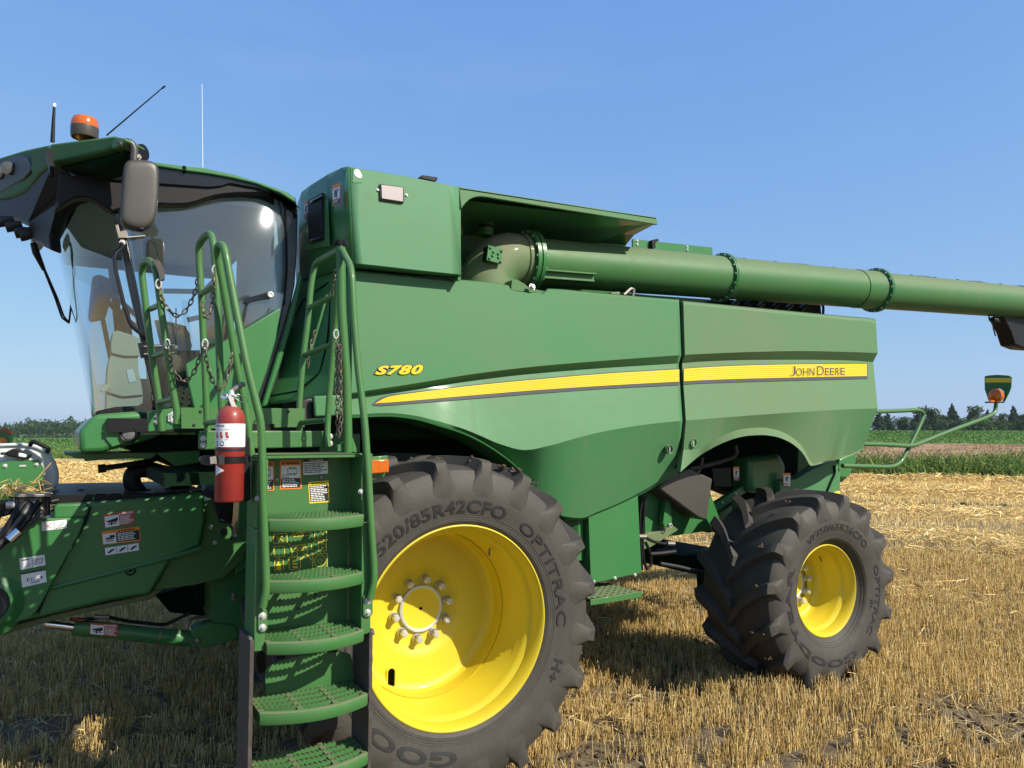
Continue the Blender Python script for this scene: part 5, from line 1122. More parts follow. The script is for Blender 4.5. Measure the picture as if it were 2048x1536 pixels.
def chain(pts, label=None, lk=.032):
    """links threaded along a surveyed curve, every second one turned by a quarter"""
    P = [at(*p) for p in pts]; seg = [0]
    for a, b in zip(P[:-1], P[1:]): seg.append(seg[-1]+np.linalg.norm(b-a))
    n = max(4, int(seg[-1]/(lk*.78))); s = np.linspace(0, seg[-1], n+1); C_ = np.stack([np.interp(s, seg, [p[k] for p in P]) for k in range(3)], 1); mb = MB(); g = random.Random(n)
    for i in range(n):
        m = (C_[i]+C_[i+1])/2; t = unit(C_[i+1]-C_[i]); u = unit(np.cross(t, V(g.uniform(-.4, .4), 1, g.uniform(-.3, .3)))); w = np.cross(t, u)
        if i % 2: u = w
        ring_ = []
        for k in range(10):
            a = 2*math.pi*k/10; ring_.append(m+t*(.5*lk*.62*np.sign(math.cos(a))*min(1, abs(math.cos(a))*1.6)+.006*math.cos(a))+u*(.0085*math.sin(a)))
        mb.tube(ring_, .0033, M['chain'], 5, 0, closed=True)
    return mb.build('chain', combine, 60, label=label)
def sag(a, b, low, n=9):
    """hanging curve through two ends and its lowest pixel"""
    out = []
    for k in range(n):
        t = k/(n-1); x = (1-t)**2*a[0]+2*t*(1-t)*(2*low[0]-.5*(a[0]+b[0]))+t*t*b[0]; y = (1-t)**2*a[1]+2*t*(1-t)*(2*low[1]-.5*(a[1]+b[1]))+t*t*b[1]; out.append((x, y, a[2]+(b[2]-a[2])*t))
    return out
chain([(318, 570, .11), (322, 592, .10), (333, 614, .09), (345, 628, .08), (357, 633, .07), (368, 626, .06), (380, 608, .05), (390, 586, .05), (396, 558, .05)], 'chain hanging from the low handrail to the tall one, upper')
chain([(335, 690, .11), (340, 718, .10), (350, 745, .09), (362, 763, .08), (373, 763, .07), (385, 750, .06), (394, 732, .05), (401, 708, .05)], 'chain hanging from the low handrail to the tall one, lower')
chain([(429, 545, -.1), (427, 580, -.12), (424, 610, -.13), (418, 632, -.14), (412, 640, -.14), (407, 622, -.12), (404, 605, -.11)], 'short chain loop on the tall handrail')
chain([(410, 692, -.12), (413, 720, -.14), (420, 750, -.16), (430, 772, -.18), (438, 781, -.19), (446, 776, -.20), (454, 757, -.20), (460, 732, -.20), (464, 705, -.20)], 'chain hanging above the fire extinguisher')
chain([(673, 676, -.1), (673, 720, -.1), (673.5, 770, -.1), (674, 820, -.1), (676, 872, -.1)], 'chain hanging straight down beside the post'); chain([(680, 690, -.12), (681, 740, -.12), (682, 800, -.12), (683, 840, -.12), (678, 876, -.12)], 'second strand of the chain beside the post')
chain([(672, 540, .05), (668, 570, .1), (661, 592, .12)], None); chain([(631, 662, .46), (625, 680, .46), (619, 705, .46), (615, 738, .46)], None)
mb = MB()
for px, py, Y in ((317, 568, .10), (430, 540, -.1), (334, 688, .1), (410, 688, -.1), (672, 668, -.1)):
    c = at(px, py, Y); mb.tube([c+V(.012*math.cos(a), 0, .022*math.sin(a)) for a in np.linspace(0, 2*math.pi, 12, endpoint=False)], .004, M['steel'], 6, 0, closed=True)
mb.build('chain_hook', combine)

# ------------------------------------------------------------------ ladder
lad = empty('ladder', (-.9, -.3, .5), combine)
LY = -.36; RY = -.17
xl0 = at(514, 1000, LY)[0]; xl1 = at(535, 1000, LY)[0]; xr0 = at(725, 1000, LY)[0]; xr1 = at(744, 1000, LY)[0]
zt = at(690, 908, LY)[2]; zl = at(522, 1302, LY)[2]; zr = at(735, 1268, LY)[2]; zsp = at(520, 1058, LY)[2]
def step_rail(x0, x1, side, z0, z1):
    mb = MB(); fx = (x0, x1)
    for a, b in ((z0, zsp-.002), (zsp+.002, z1)):
        mb.box((x0, LY, a), (x1, LY+.006, b), M['step']); xo = (x0, x0+.006) if side < 0 else (x0+.002, x0+.008); mb.box((xo[0], LY+.006, a), (xo[1], RY+.02, b), M['green'])
    mb.build('ladder_rail', lad, bevel=.004)
step_rail(xl0, xl1, -1, zl, zt-.02); step_rail(xr0, xr1, 1, zr, zt)
zs = [at(625, 1034, LY)[2], at(628, 1152, LY)[2], at(631, 1270, LY)[2], at(635, 1402, LY)[2], at(638, 1522, LY)[2]]
def step(z, xa, xb, dep=.19, h=.052):
    mb = MB(); n = 17; xs = np.linspace(xa, xb, n); bow = lambda x: LY-.03-.075*(1-((2*(x-xa)/(xb-xa))-1)**2)
    F = [[V(x, bow(x)+.010, z+.002) for x in xs], [V(x, bow(x)+.002, z-.002) for x in xs], [V(x, bow(x), z-.012) for x in xs], [V(x, bow(x), z-h+.012) for x in xs], [V(x, bow(x)+.006, z-h) for x in xs], [V(x, bow(x)+.02, z-h) for x in xs]]
    mb.grid(F, M['step'])
    mb.grid([[V(x, bow(x)+.010, z+.002) for x in xs], [V(x, bow(x)+.026, z+.002) for x in xs]], M['step'])
    yb = RY+.01
    # serrated grip bars
    for k in range(4):
        v = (k+.6)/4.4; ns = 44; r_ = []
        for sgn in (0, 1): pass
        pts0 = []; pts1 = []
        for i in range(ns+1):
            x = xa+(xb-xa)*i/ns; y = (bow(x)+.028)*(1-v)+yb*v; zz = z+(.009 if i % 2 else .001); pts0.append(V(x, y, zz)); pts1.append(V(x, y+.016, zz))
        mb.grid([[p-V(0, 0, .018) for p in pts0], pts0, pts1, [p-V(0, 0, .018) for p in pts1]], M['step'])
    for t in (.02, .345, .67, .98): x = xa+(xb-xa)*t; mb.beam((x, bow(x)+.01, z-.006), (x, yb, z-.006), .024, .014, M['step'])
    mb.add([V(xa, bow(xa), z-.002), V(xa, yb, z-.002), V(xa, yb, z-h), V(xa, bow(xa), z-h)], [(0, 1, 2, 3)], M['step']); mb.add([V(xb, bow(xb), z-.002), V(xb, yb, z-.002), V(xb, yb, z-h), V(xb, bow(xb), z-h)], [(0, 1, 2, 3)], M['step'])
    return mb.build('step', lad, 30)
xi, xo = xl1+.004, xr0-.004
step(zs[0], xi, xo); step(zs[1], xi, xo); step(zs[2], xi, xo+.008); step(zs[3], xi-.024, xo+.03); step(zs[4], xi-.024, xo+.034)
# risers
def riser(z0, z1, x0=None, x1=None): 
    mb = MB(); x0 = xi if x0 is None else x0; x1 = xo if x1 is None else x1; mb.box((x0, RY, z0), (x1, RY+.006, z1), M['step']); return mb
r1 = riser(zs[0]-.03, zt-.012); mb = r1
for px, py in ((553, 959.5), (642, 954.5)): mb.lathe(at(px, py, RY), (0, -1, 0), [(-.001, .013), (.004, .012), (.008, .008), (.009, 0)], M['dull_steel'], 12)
r1 = mb.build('riser', lad, label='top riser carrying warning labels')
r2 = riser(zs[1]-.03, zs[0]-.034).build('riser', lad, label='riser with a yellow lubrication diagram')
mb = riser(zs[2]-.03, zs[1]-.034)
for px, py in ((560, 1200), (631, 1190), (596, 1217)): mb.bolt(at(px, py, RY), (0, -1, 0), .005, M['ink'])
mb.build('riser', lad)
mb = MB(); p = [(531, 1404), (531, 1342), (536, 1333), (560, 1322), (600, 1312), (640, 1306), (690, 1304), (700, 1308), (704, 1318), (705, 1342), (708, 1351), (716, 1353), (727, 1354), (738, 1362), (740, 1378)]
mb.prism([at(a, b, RY) for a, b in p], (0, .006, 0), M['step']); mb.build('riser', lad, label='lowest riser with a rounded top edge')
mb = MB(); n = 12; xs = np.linspace(xi, xo, n); mb.box((xi-.03, LY+.04, zt-.016), (xo+.02, .12, zt-.004), M['step']); perforated(mb, (xi-.03, LY+.04, zt-.001), (xo-xi+.05, 0, 0), (0, .40, 0), 14, 10, .010, M['step']); mb.build('top_tread', lad)
# gusset on the right rail, end plate
mb = MB(); q = [(718, 908), (728, 912), (733, 922), (733, 932), (724, 945), (723, 960), (723, 1000), (727, 1000), (727, 960), (728, 946), (738, 934), (738, 920), (730, 908), (722, 906)]
mb.prism([at(a, b, LY) for a, b in q], (0, .006, 0), M['step']); mb.slab([(658, 912), (715, 909), (717, 935), (665, 942)], -.10, .08, M['gap']); mb.build('rail_gusset', lad)
for (px, py, w, tilt) in ((525, 1243, 20, 0), (735.5, 1213, 19, 0)):
    mb = MB(); mb.slab([(px-9, py-20), (px-5, py-24), (px+8, py-24), (px+10, py-18), (px+10, py+14), (px+5, py+21), (px-4, py+22), (px-9, py+17)], LY-.010, .010, M['step'])
    for dy in (-11, 12): mb.lathe(at(px, py+dy, LY-.010), (0, -1, 0), [(0, .016), (.003, .016), (.003, .011)], M['steel'], 16); mb.bolt(at(px, py+dy, LY-.012), (0, -1, 0), .0085, M['steel'])
    mb.build('handrail_bracket', lad, 30, bevel=.002)
mb = MB()
for px, py in ((515, 997), (721, 983)): mb.lathe(at(px, py, LY), (0, -1, 0), [(0, .012), (.003, .012), (.003, .009)], M['steel'], 16); mb.bolt(at(px, py, LY), (0, -1, 0), .0085, M['steel'])
mb.build('ladder_bolt', lad)
# hanging rubber side plates
for (x, px_t, py_t, px_b, nm) in ((xl0-.012, 510, 1278, 512, 0), (xr1-.004, 746, 1263, 752, 1)):
    mb = MB(); z1 = at(px_t, py_t, LY)[2]; th = .016; g = random.Random(nm)
    zz = np.linspace(z1, .30, 26); y0 = LY-.02; L0 = []; L1 = []
    for z in zz: j = g.uniform(-.004, .004); L0.append(V(x-th/2, y0+j, z)); L1.append(V(x+th/2, y0+j+g.uniform(-.002, .002), z))
    bk = [V(x-th/2, RY+.03, z) for z in zz]; bk1 = [V(x+th/2, RY+.03, z) for z in zz]
    mb.grid([bk, L0, L1, bk1], M['worn_rubber']); mb.add([bk[0], L0[0], L1[0], bk1[0]], [(0, 1, 2, 3)], M['worn_rubber'])
    mb.slab([(px_t-12 if nm == 0 else px_t-4, py_t-2), (px_t-6 if nm == 0 else px_t+2, py_t-4), (px_t-2 if nm == 0 else px_t+4, py_t+8), (px_t-10 if nm == 0 else px_t-4, py_t+6)], LY+.0, .04, M['dull_steel'])
    mb.build('rubber_side_plate', lad, 30)
# labels
def decal(parent, q, Y, kind, seed=0, label=None, name='warning_label'):
    mb = MB(); f = quad_map(q, Y); r = random.Random(seed)
    if kind == 'warn':
        qrect(mb, f, 0, 0, 1, 1, .002, M['orange']); qtext(mb, f, 'WARNING', .24, .05, .92, .14, .004, M['ink'], .03); mb.add([f(.16, .04, .004), f(.22, .14, .004), f(.10, .14, .004)], [(0, 1, 2)], M['ink'])
        qrect(mb, f, .06, .18, .94, .62, .0035, M['white']); qrect(mb, f, .06, .63, .94, .96, .0035, M['ink']); qlines(mb, f, .10, .65, .92, .94, 5, .005, M['white'], seed)
        for a, b, c, d in ((.35, .28, .80, .30), (.35, .46, .80, .48), (.35, .28, .37, .48), (.78, .28, .80, .48), (.45, .24, .55, .27), (.62, .24, .72, .27), (.45, .49, .55, .52), (.62, .49, .72, .52), (.12, .50, .42, .52), (.12, .58, .42, .60), (.12, .50, .14, .60)): qrect(mb, f, a, b, c, d, .005, M['grey_film'])
    elif kind == 'load':
        qrect(mb, f, 0, 0, 1, 1, .002, M['white']); qrect(mb, f, 0, 0, 1, .16, .0035, M['ink']); qtext(mb, f, 'TIRE LOADING', .25, .03, .8, .13, .005, M['white'], .03); qlines(mb, f, .04, .22, .96, .92, 6, .0035, M['grey_film'], seed)
    elif kind == 'caution':
        qrect(mb, f, 0, 0, 1, 1, .002, M['yellow_ink']); qtext(mb, f, 'CAUTION', .30, .04, .78, .12, .004, M['ink'], .02); mb.add([f(.22, .03, .004), f(.27, .12, .004), f(.17, .12, .004)], [(0, 1, 2)], M['ink']); qrect(mb, f, .05, .16, .95, .93, .0035, M['ink']); qlines(mb, f, .08, .18, .92, .92, 9, .005, M['white'], seed)
    elif kind == 'hwarn':
        qrect(mb, f, 0, 0, 1, 1, .002, M['orange']); qtext(mb, f, 'WARNING', .50, .05, .86, .17, .004, M['ink'], .03); mb.add([f(.45, .04, .004), f(.48, .17, .004), f(.42, .17, .004)], [(0, 1, 2)], M['ink']); qrect(mb, f, .02, .22, .36, .95, .0035, M['white']); qrect(mb, f, .36, .22, .98, .90, .0035, M['ink']); qlines(mb, f, .40, .26, .95, .86, 5, .005, M['white'], seed)
        for a, b, c, d in ((.08, .60, .30, .66), (.08, .74, .28, .80), (.20, .35, .33, .55), (.10, .50, .25, .58)): qrect(mb, f, a, b, c, d, .005, M['ink'])
    elif kind == 'danger':
        qrect(mb, f, 0, 0, 1, 1, .002, M['red_ink']); qtext(mb, f, 'DANGER', .58, .06, .97, .20, .004, M['white'], .03); mb.add([f(.53, .05, .004), f(.565, .20, .004), f(.495, .20, .004)], [(0, 1, 2)], M['white']); qrect(mb, f, .03, .16, .50, .96, .0035, M['white']); qlines(mb, f, .53, .27, .97, .92, 6, .004, M['white'], seed)
        mb.add([f(.08, .52, .005), f(.46, .34, .005), f(.46, .55, .005), f(.38, .68, .005), f(.12, .62, .005)], [(0, 1, 2, 3, 4)], M['ink']); qrect(mb, f, .12, .72, .44, .78, .005, M['ink']); qrect(mb, f, .22, .55, .26, .88, .005, M['ink'])
    elif kind == 'trio':
        qrect(mb, f, 0, 0, 1, 1, .002, M['white'])
        for k in (1, 2): qrect(mb, f, k/3-.006, 0, k/3+.006, 1, .0035, M['ink'])
        for k in range(3):
            u = k/3; mb.add([f(u+.06, .75, .0035), f(u+.16, .35, .0035), f(u+.27, .25, .0035), f(u+.27, .42, .0035), f(u+.12, .8, .0035)], [(0, 1, 2, 3, 4)], M['ink'])
    elif kind == 'cross':
        qrect(mb, f, 0, 0, 1, 1, .002, M['white']); qrect(mb, f, .485, 0, .5, 1, .0035, M['ink'])
        for a, b in (((.08, .2), (.40, .85)), ((.40, .2), (.08, .85))): mb.add([f(a[0]-.015, a[1], .0035), f(a[0]+.015, a[1], .0035), f(b[0]+.015, b[1], .0035), f(b[0]-.015, b[1], .0035)], [(0, 1, 2, 3)], M['red_ink'])
        mb.add([f(.58, .7, .0035), f(.82, .2, .0035), f(.92, .3, .0035), f(.90, .6, .0035), f(.7, .75, .0035)], [(0, 1, 2, 3, 4)], M['liner']); qlines(mb, f, .55, .8, .95, .95, 1, .004, M['grey_film'], seed)
    elif kind == 'info':
        qrect(mb, f, 0, 0, 1, 1, .002, M['white']); qlines(mb, f, .08, .10, .45, .28, 1, .0035, M['grey_film'], seed); qrect(mb, f, .49, .05, .505, .95, .0035, M['grey_film'])
        mb.add([f(.56, .75, .0035), f(.66, .3, .0035), f(.94, .3, .0035), f(.86, .75, .0035)], [(0, 1, 2, 3)], M['grey_film']); mb.add([f(.59, .70, .005), f(.68, .36, .005), f(.90, .36, .005), f(.83, .70, .005)], [(0, 1, 2, 3)], M['white']); qlines(mb, f, .65, .45, .86, .58, 1, .0065, M['ink'], 2)
        mb.add([f(.24, .45, .0035), f(.36, .5, .0035), f(.42, .8, .0035), f(.30, .9, .0035), f(.20, .8, .0035)], [(0, 1, 2, 3, 4)], M['liner'])
    elif kind == 'part':
        qrect(mb, f, 0, 0, 1, 1, .002, M['white']); qrect(mb, f, 0, 0, 1, .12, .0035, M['ink'])
        for a, b, c, d in ((.25, .48, .80, .50), (.25, .62, .80, .64), (.40, .44, .42, .68), (.62, .44, .64, .68), (.22, .44, .26, .68), (.78, .46, .84, .66)): qrect(mb, f, a, b, c, d, .0035, M['grey_film'])
        qlines(mb, f, .35, .74, .8, .88, 2, .0035, M['grey_film'], seed)
    elif kind == 'small':
        qrect(mb, f, 0, 0, 1, 1, .002, M['orange']); qrect(mb, f, .08, .18, .92, .72, .0035, M['white']); qrect(mb, f, .08, .74, .92, .96, .0035, M['ink'] if seed else M['white']); qlines(mb, f, .14, .76, .88, .94, 2, .005, M['white'] if seed else M['ink'], seed)
        for a, b, c, d in ((.30, .24, .42, .32), (.34, .32, .62, .44), (.46, .40, .60, .66), (.28, .42, .40, .62), (.60, .26, .76, .34)): qrect(mb, f, a, b, c, d, .005, M['ink'])
    return mb.build(name, parent, 40, label=label)
decal(r1, [(511, 923), (548, 923), (548, 981), (512, 982)], RY, 'warn', 1)
decal(r1, [(559, 921), (602, 920), (603, 977), (560, 979)], RY, 'warn', 2)
decal(r1, [(606, 919), (655, 917), (656, 947), (606.5, 950)], RY, 'load', 3, 'white tire loading label')
decal(r1, [(616, 964), (657, 961), (659, 1004), (619, 1007)], RY, 'caution', 4, 'yellow framed caution label')
# yellow line diagram of grease points
mb = MB(); f = quad_map([(540, 1062), (656, 1054), (656, 1138), (544, 1146)], RY)
def ln(a, b, w=.006):
    a = np.array(a); b = np.array(b); d = b-a; d = d/np.linalg.norm(d); nrm_ = np.array([-d[1], d[0]])*w; mb.add([f(*(a+nrm_), .002), f(*(b+nrm_), .002), f(*(b-nrm_), .002), f(*(a-nrm_), .002)], [(0, 1, 2, 3)], M['yellow_ink'])
def bx(u0, v0, u1, v1): ln((u0, v0), (u1, v0)); ln((u1, v0), (u1, v1)); ln((u1, v1), (u0, v1)); ln((u0, v1), (u0, v0))
def cr(u, v, r, n=14, w=.005):
    for k in range(n): a = 2*math.pi*k/n; b = 2*math.pi*(k+1)/n; ln((u+r*math.cos(a)*.72, v+r*math.sin(a)), (u+r*math.cos(b)*.72, v+r*math.sin(b)), w)
bx(.05, .08, .28, .30); bx(.38, .04, .68, .17); bx(.76, .02, .97, .30); bx(.05, .38, .23, .62); bx(.05, .70, .20, .98); bx(.30, .66, .50, .95); bx(.83, .34, .97, .56); bx(.72, .62, .98, .97)
cr(.40, .58, .07); cr(.60, .56, .05); cr(.85, .79, .14, 20); cr(.85, .79, .05); cr(.92, .44, .05)
for a, b in (((.32, .36), (.36, .52)), ((.36, .40), (.70, .36)), ((.70, .36), (.70, .50)), ((.34, .52), (.72, .50)), ((.45, .40), (.45, .50)), ((.55, .38), (.55, .50)), ((.40, .46), (.62, .44)), ((.60, .60), (.50, .75)), ((.60, .60), (.72, .78)), ((.20, .84), (.30, .80)), ((.70, .36), (.80, .30)), ((.13, .62), (.13, .70)), ((.28, .30), (.34, .40)), ((.86, .56), (.86, .62)), ((.10, .14), (.22, .26)), ((.10, .22), (.20, .14)), ((.80, .06), (.92, .10)), ((.80, .26), (.92, .16)), ((.40, .11), (.64, .09)), ((.44, .08), (.56, .13))): ln(a, b, .007)
qrect(mb, f, .08, .80, .16, .94, .002, M['yellow_ink']); qrect(mb, f, .10, .74, .13, .80, .002, M['yellow_ink']); qrect(mb, f, .36, .72, .40, .78, .002, M['yellow_ink']); qrect(mb, f, .36, .80, .45, .84, .002, M['yellow_ink']); qrect(mb, f, .36, .88, .45, .92, .002, M['yellow_ink']); qrect(mb, f, .48, .06, .60, .10, .002, M['yellow_ink'])
mb.build('grease_diagram', r2, 40, label='yellow line diagram of the machine and its grease points')
decal(tank, [front(*p, .03) for p in ((665, 371), (681.5, 366), (682, 407), (666, 412))], 0, 'small', 1); decal(tank, [front(*p, .012) for p in ((608.5, 405), (618, 400), (618.5, 433), (609.5, 439))], 0, 'small', 2)

# amber marker lamp on its bracket behind the ladder
mb = MB(); mb.slab([(736, 914), (776, 911), (776, 920), (770, 952), (762, 957), (738, 957)], -.05, .02, M['green']); mb.build('marker_bracket', combine, bevel=.004)
mb = MB(); mb.slab([(738, 920), (777, 918), (779, 924), (779, 945), (739, 949)], -.105, .05, M['amber']); mb.build('marker_lamp', combine, bevel=.008, seg=3, label='orange rectangular marker lamp in front of the tyre')

# ------------------------------------------------------------------ body corner between cab and side panel
mb = MB()
rows = []
colsY = [(.62, 705), (.66, 700), (.75, 690), (.95, 660), (1.15, 635), (1.35, 605)]
top_ = [at(706, 522, .64), at(699, 522, .68), at(690, 522, .76), at(650, 530, 1.02), at(622, 535, 1.24), at(608, 540, 1.36), at(596, 545, 1.46)]
m0 = [at(706, 560, .62), at(698, 560, .66), at(688, 562, .74), at(647, 570, .99), at(618, 580, 1.20), at(602, 592, 1.31), at(592, 600, 1.40)]
m1 = [at(704, 640, .62), at(695, 640, .66), at(682, 642, .74), at(640, 648, .98), at(605, 655, 1.18), at(588, 660, 1.28), at(577, 660, 1.36)]
m2 = [at(702, 730, .62), at(690, 730, .66), at(672, 733, .74), at(615, 742, .96), at(575, 750, 1.12), at(556, 752, 1.2), at(546, 750, 1.30)]
b_ = [at(700, 790, .62), at(685, 792, .66), at(662, 796, .74), at(600, 806, .94), at(555, 812, 1.08), at(535, 815, 1.16), at(522, 815, 1.26)]
mb.grid([top_, m0, m1, m2, b_], M['green']); o = mb.build('front_corner_shield', combine, 60, solid=.02); sb = o.modifiers.new('round', 'SUBSURF'); sb.levels = 1; sb.render_levels = 2
mb = MB(); mb.slab([(628, 792), (700, 789), (703, 830), (630, 834)], .66, .03, M['panel']); mb.slab([(600, 800), (626, 795), (626, 840), (600, 845)], .72, .05, M['ink']); mb.build('lower_corner_panel', combine, bevel=.01)
mb = MB(); mb.tube([at(a, b, Y-.012) for a, b, Y in ((592, 630, 1.20), (605, 602, 1.10), (640, 576, .98), (660, 563, .90), (661, 600, .86), (655, 680, .82), (640, 745, .84), (596, 782, .94), (540, 792, 1.13))], .006, M['gap'], 6, .03); mb.build('shield_door_seam', combine)
mb = MB(); mb.slab([(572, 652), (596, 566), (600, 540), (606, 560), (600, 590), (585, 650), (560, 735), (535, 812), (522, 815), (545, 740)], 1.05, .06, M['green']); mb.build('cab_edge_trim', combine, bevel=.02)
mb = MB(); mb.tube([at(654, 590, .62), at(640, 640, .62), at(622, 702, .64)], .008, M['auger'], 8, 0); mb.build('prop_rod', combine)

# ------------------------------------------------------------------ feeder house
fee = empty('feeder_house', (-1.8, 1.9, 1.2), combine)
FY = 1.40
mb = MB(); q = [(107, 1012), (180, 1004), (300, 995), (400, 983), (407, 984), (410, 1005), (411, 1040), (401, 1092), (345, 1116), (300, 1190), (225, 1201), (128, 1224), (40, 1245), (110, 1040), (107, 1020)]
mb.slab(q, FY, .75, M['green']); mb.build('feeder_side', fee, bevel=.025, seg=3, label='long green side of the feeder house with warning labels')
mb = MB(); xs = np.linspace(100, 402, 20); ys = hermite([100, 225, 340, 402], [1175, 1143, 1113, 1095], xs); mb.grid([[at(a, b-3, FY-.001) for a, b in zip(xs, ys)], [at(a, b, FY-.012) for a, b in zip(xs, ys)], [at(a, b+4, FY-.012) for a, b in zip(xs, ys)], [at(a, b+7, FY-.001) for a, b in zip(xs, ys)]], M['green']); mb.build('feeder_rib', fee, 60)
mb = MB(); mb.slab([(407, 1008), (416, 1002), (427, 999), (440, 1045), (452, 1043), (466, 1052), (469, 1066), (462, 1080), (493, 1060), (500, 1000), (500, 1075), (486, 1122), (445, 1158), (390, 1170), (306, 1181), (345, 1112), (401, 1090), (411, 1040)], FY+.06, .30, M['rail']); mb.slab([(480, 985), (515, 985), (515, 1125), (470, 1150)], FY+.08, .2, M['green']); mb.build('feeder_rear_plate', fee, bevel=.006)
mb = MB(); mb.tube([at(427, 998, FY+.05), at(432, 1018, FY+.05), at(441, 1044, FY+.05), at(454, 1043, FY+.05), at(467, 1052, FY+.05), at(469, 1066, FY+.05), at(461, 1078, FY+.05)], .008, M['ink'], 6, .02); mb.lathe(at(446, 1064, FY+.06), (0, -1, 0), [(.006, .0), (.006, .024)], M['ink'], 20); mb.lathe(at(446, 1064, FY+.06), (0, -1, 0), [(0, .034), (.008, .032), (.010, .024), (.004, .022)], M['rail'], 20)
for px, py in ((422, 1054.5), (430, 1085)): mb.bolt(at(px, py, FY+.06), (0, -1, 0), .010, M['steel'])
mb.build('feeder_pivot', fee, 40)
mb = MB(); q = [(-60, 1085), (0, 1071), (57, 1040), (75, 1037), (167, 1035), (170, 1040), (160, 1066), (76, 1220), (68, 1228), (62, 1236), (-60, 1275)]
mb.slab(q, FY-.05, .5, M['green']); mb.build('feeder_front_shield', fee, bevel=.02, seg=3)
mb = MB(); c = at(-24, 1208, FY-.05); mb.lathe(c, (0, -1, 0), [(-.01, .19), (.006, .165), (.022, .138), (.040, .116), (.040, .106), (-.02, .100)], M['green'], 48); mb.lathe(c, (0, -1, 0), [(.004, .0), (.004, .104)], M['ink'], 30); mb.build('feeder_drum_flare', fee, 60)
mb = MB(); mb.slab([(107, 1034), (107, 1016), (113, 1009), (174, 1006), (179, 1014), (174, 1032), (166, 1036), (108, 1038)], FY-.04, .3, M['green']); mb.build('feeder_cap', fee, bevel=.015, seg=3)
mb = MB(); mb.tube([at(a, b, FY-.012) for a, b in ((180, 1014), (173, 1040), (140, 1100), (100, 1170), (80, 1216), (76, 1226))], .009, M['ink'], 6, .03); mb.build('feeder_seam', fee)
mb = MB(); mb.slab([(95, 1006), (107, 990), (230, 987), (300, 986), (408, 980), (408, 986), (300, 996), (180, 1005), (108, 1012)], FY+.04, 1.2, M['black']); mb.slab([(185, 993), (190, 993), (190, 1003), (185, 1003)], FY+.02, .02, M['rail']); mb.build('feeder_belt_cover', fee, bevel=.01)
mb = MB(); mb.slab([(128, 1225), (300, 1189), (345, 1150), (345, 1165), (300, 1200), (225, 1214), (128, 1236), (0, 1272), (-60, 1285), (-60, 1270), (0, 1258)], FY+.08, .9, M['elbow']); mb.build('feeder_floor', fee, bevel=.01)
mb = MB(); c = at(261, 1141, FY); mb.lathe(c, (0, -1, 0), [(-.01, .032), (.004, .030), (.006, .024), (.0, .020), (-.004, .012), (.004, .010), (.004, 0)], M['gap'], 24); mb.build('feeder_plug', fee)
decal(fee, [(206.5, 1029), (267.5, 1020), (269, 1047), (209, 1056.5)], FY, 'danger', 5, 'red danger label'); decal(fee, [(203, 1063), (279, 1053), (281, 1081.5), (205.5, 1089.5)], FY, 'hwarn', 6, 'orange warning label'); decal(fee, [(209.5, 1096), (277, 1086), (278, 1100.5), (211, 1110.5)], FY, 'trio', 7, 'white three picture label', 'picture_label')
decal(fee, [(83, 1044), (133, 1039), (134, 1056), (84, 1062)], FY-.05, 'cross', 8, 'white label with a red cross', 'picture_label'); decal(fee, [(38.5, 1117), (89, 1109), (91, 1130), (41, 1140)], FY-.05, 'info', 9, None, 'picture_label'); decal(fee, [(41.5, 1146), (91, 1137), (93.5, 1164), (44.5, 1175)], FY-.05, 'part', 10, None, 'picture_label')
# lift cylinder
mb = MB(); LYc = 1.62; mb.cyl(at(90, 1247, LYc), at(150, 1255, LYc), .024, M['chrome'], 18); mb.build('cylinder_rod', fee)
mb = MB(); a = at(147, 1254, LYc); b = at(384, 1278, LYc); mb.lathe(a, unit(b-a), [(0, .03), (0, .046), (.02, .05), (np.linalg.norm(b-a), .05), (np.linalg.norm(b-a), 0)], M['green'], 28); k0 = a+(b-a)*.70; mb.lathe(k0, unit(b-a), [(0, .0505), (0, .0525), (.010, .0525), (.010, .0505)], M['dull_steel'], 28)
mb.tube([at(142, 1238, LYc-.02), at(158, 1240, LYc-.05), at(180, 1238, LYc-.05), at(210, 1233, LYc-.03), at(260, 1243, LYc-.02), at(330, 1250, LYc), at(380, 1226, LYc)], .011, M['black'], 8, .03); mb.tube([at(143, 1236, LYc-.05), at(160, 1241, LYc-.06), at(181, 1237, LYc-.05)], .006, M['red_ink'], 6, .01); mb.cyl(at(188, 1233, LYc-.05), at(218, 1234, LYc-.05), .014, M['dull_steel'], 10); mb.tube([at(374, 1255, LYc-.05), at(376, 1244, LYc-.05), at(384, 1236, LYc-.03), at(415, 1233, LYc)], .010, M['dull_steel'], 8, .02); mb.build('lift_cylinder', fee, 40)
decal(fee, [(180, 1245), (236, 1249), (235, 1274), (179, 1268)], LYc-.053, 'danger', 12, 'danger label wrapped on the lift cylinder')
mb = MB(); mb.slab([(382, 1262), (398, 1252), (420, 1245), (470, 1250), (480, 1275), (430, 1292), (400, 1296), (386, 1290)], LYc-.04, .12, M['green']); mb.lathe(at(396, 1281, LYc-.04), (0, -1, 0), [(0, .02), (.012, .018), (.012, 0)], M['dull_steel'], 18); mb.build('cylinder_clevis', fee, bevel=.008)
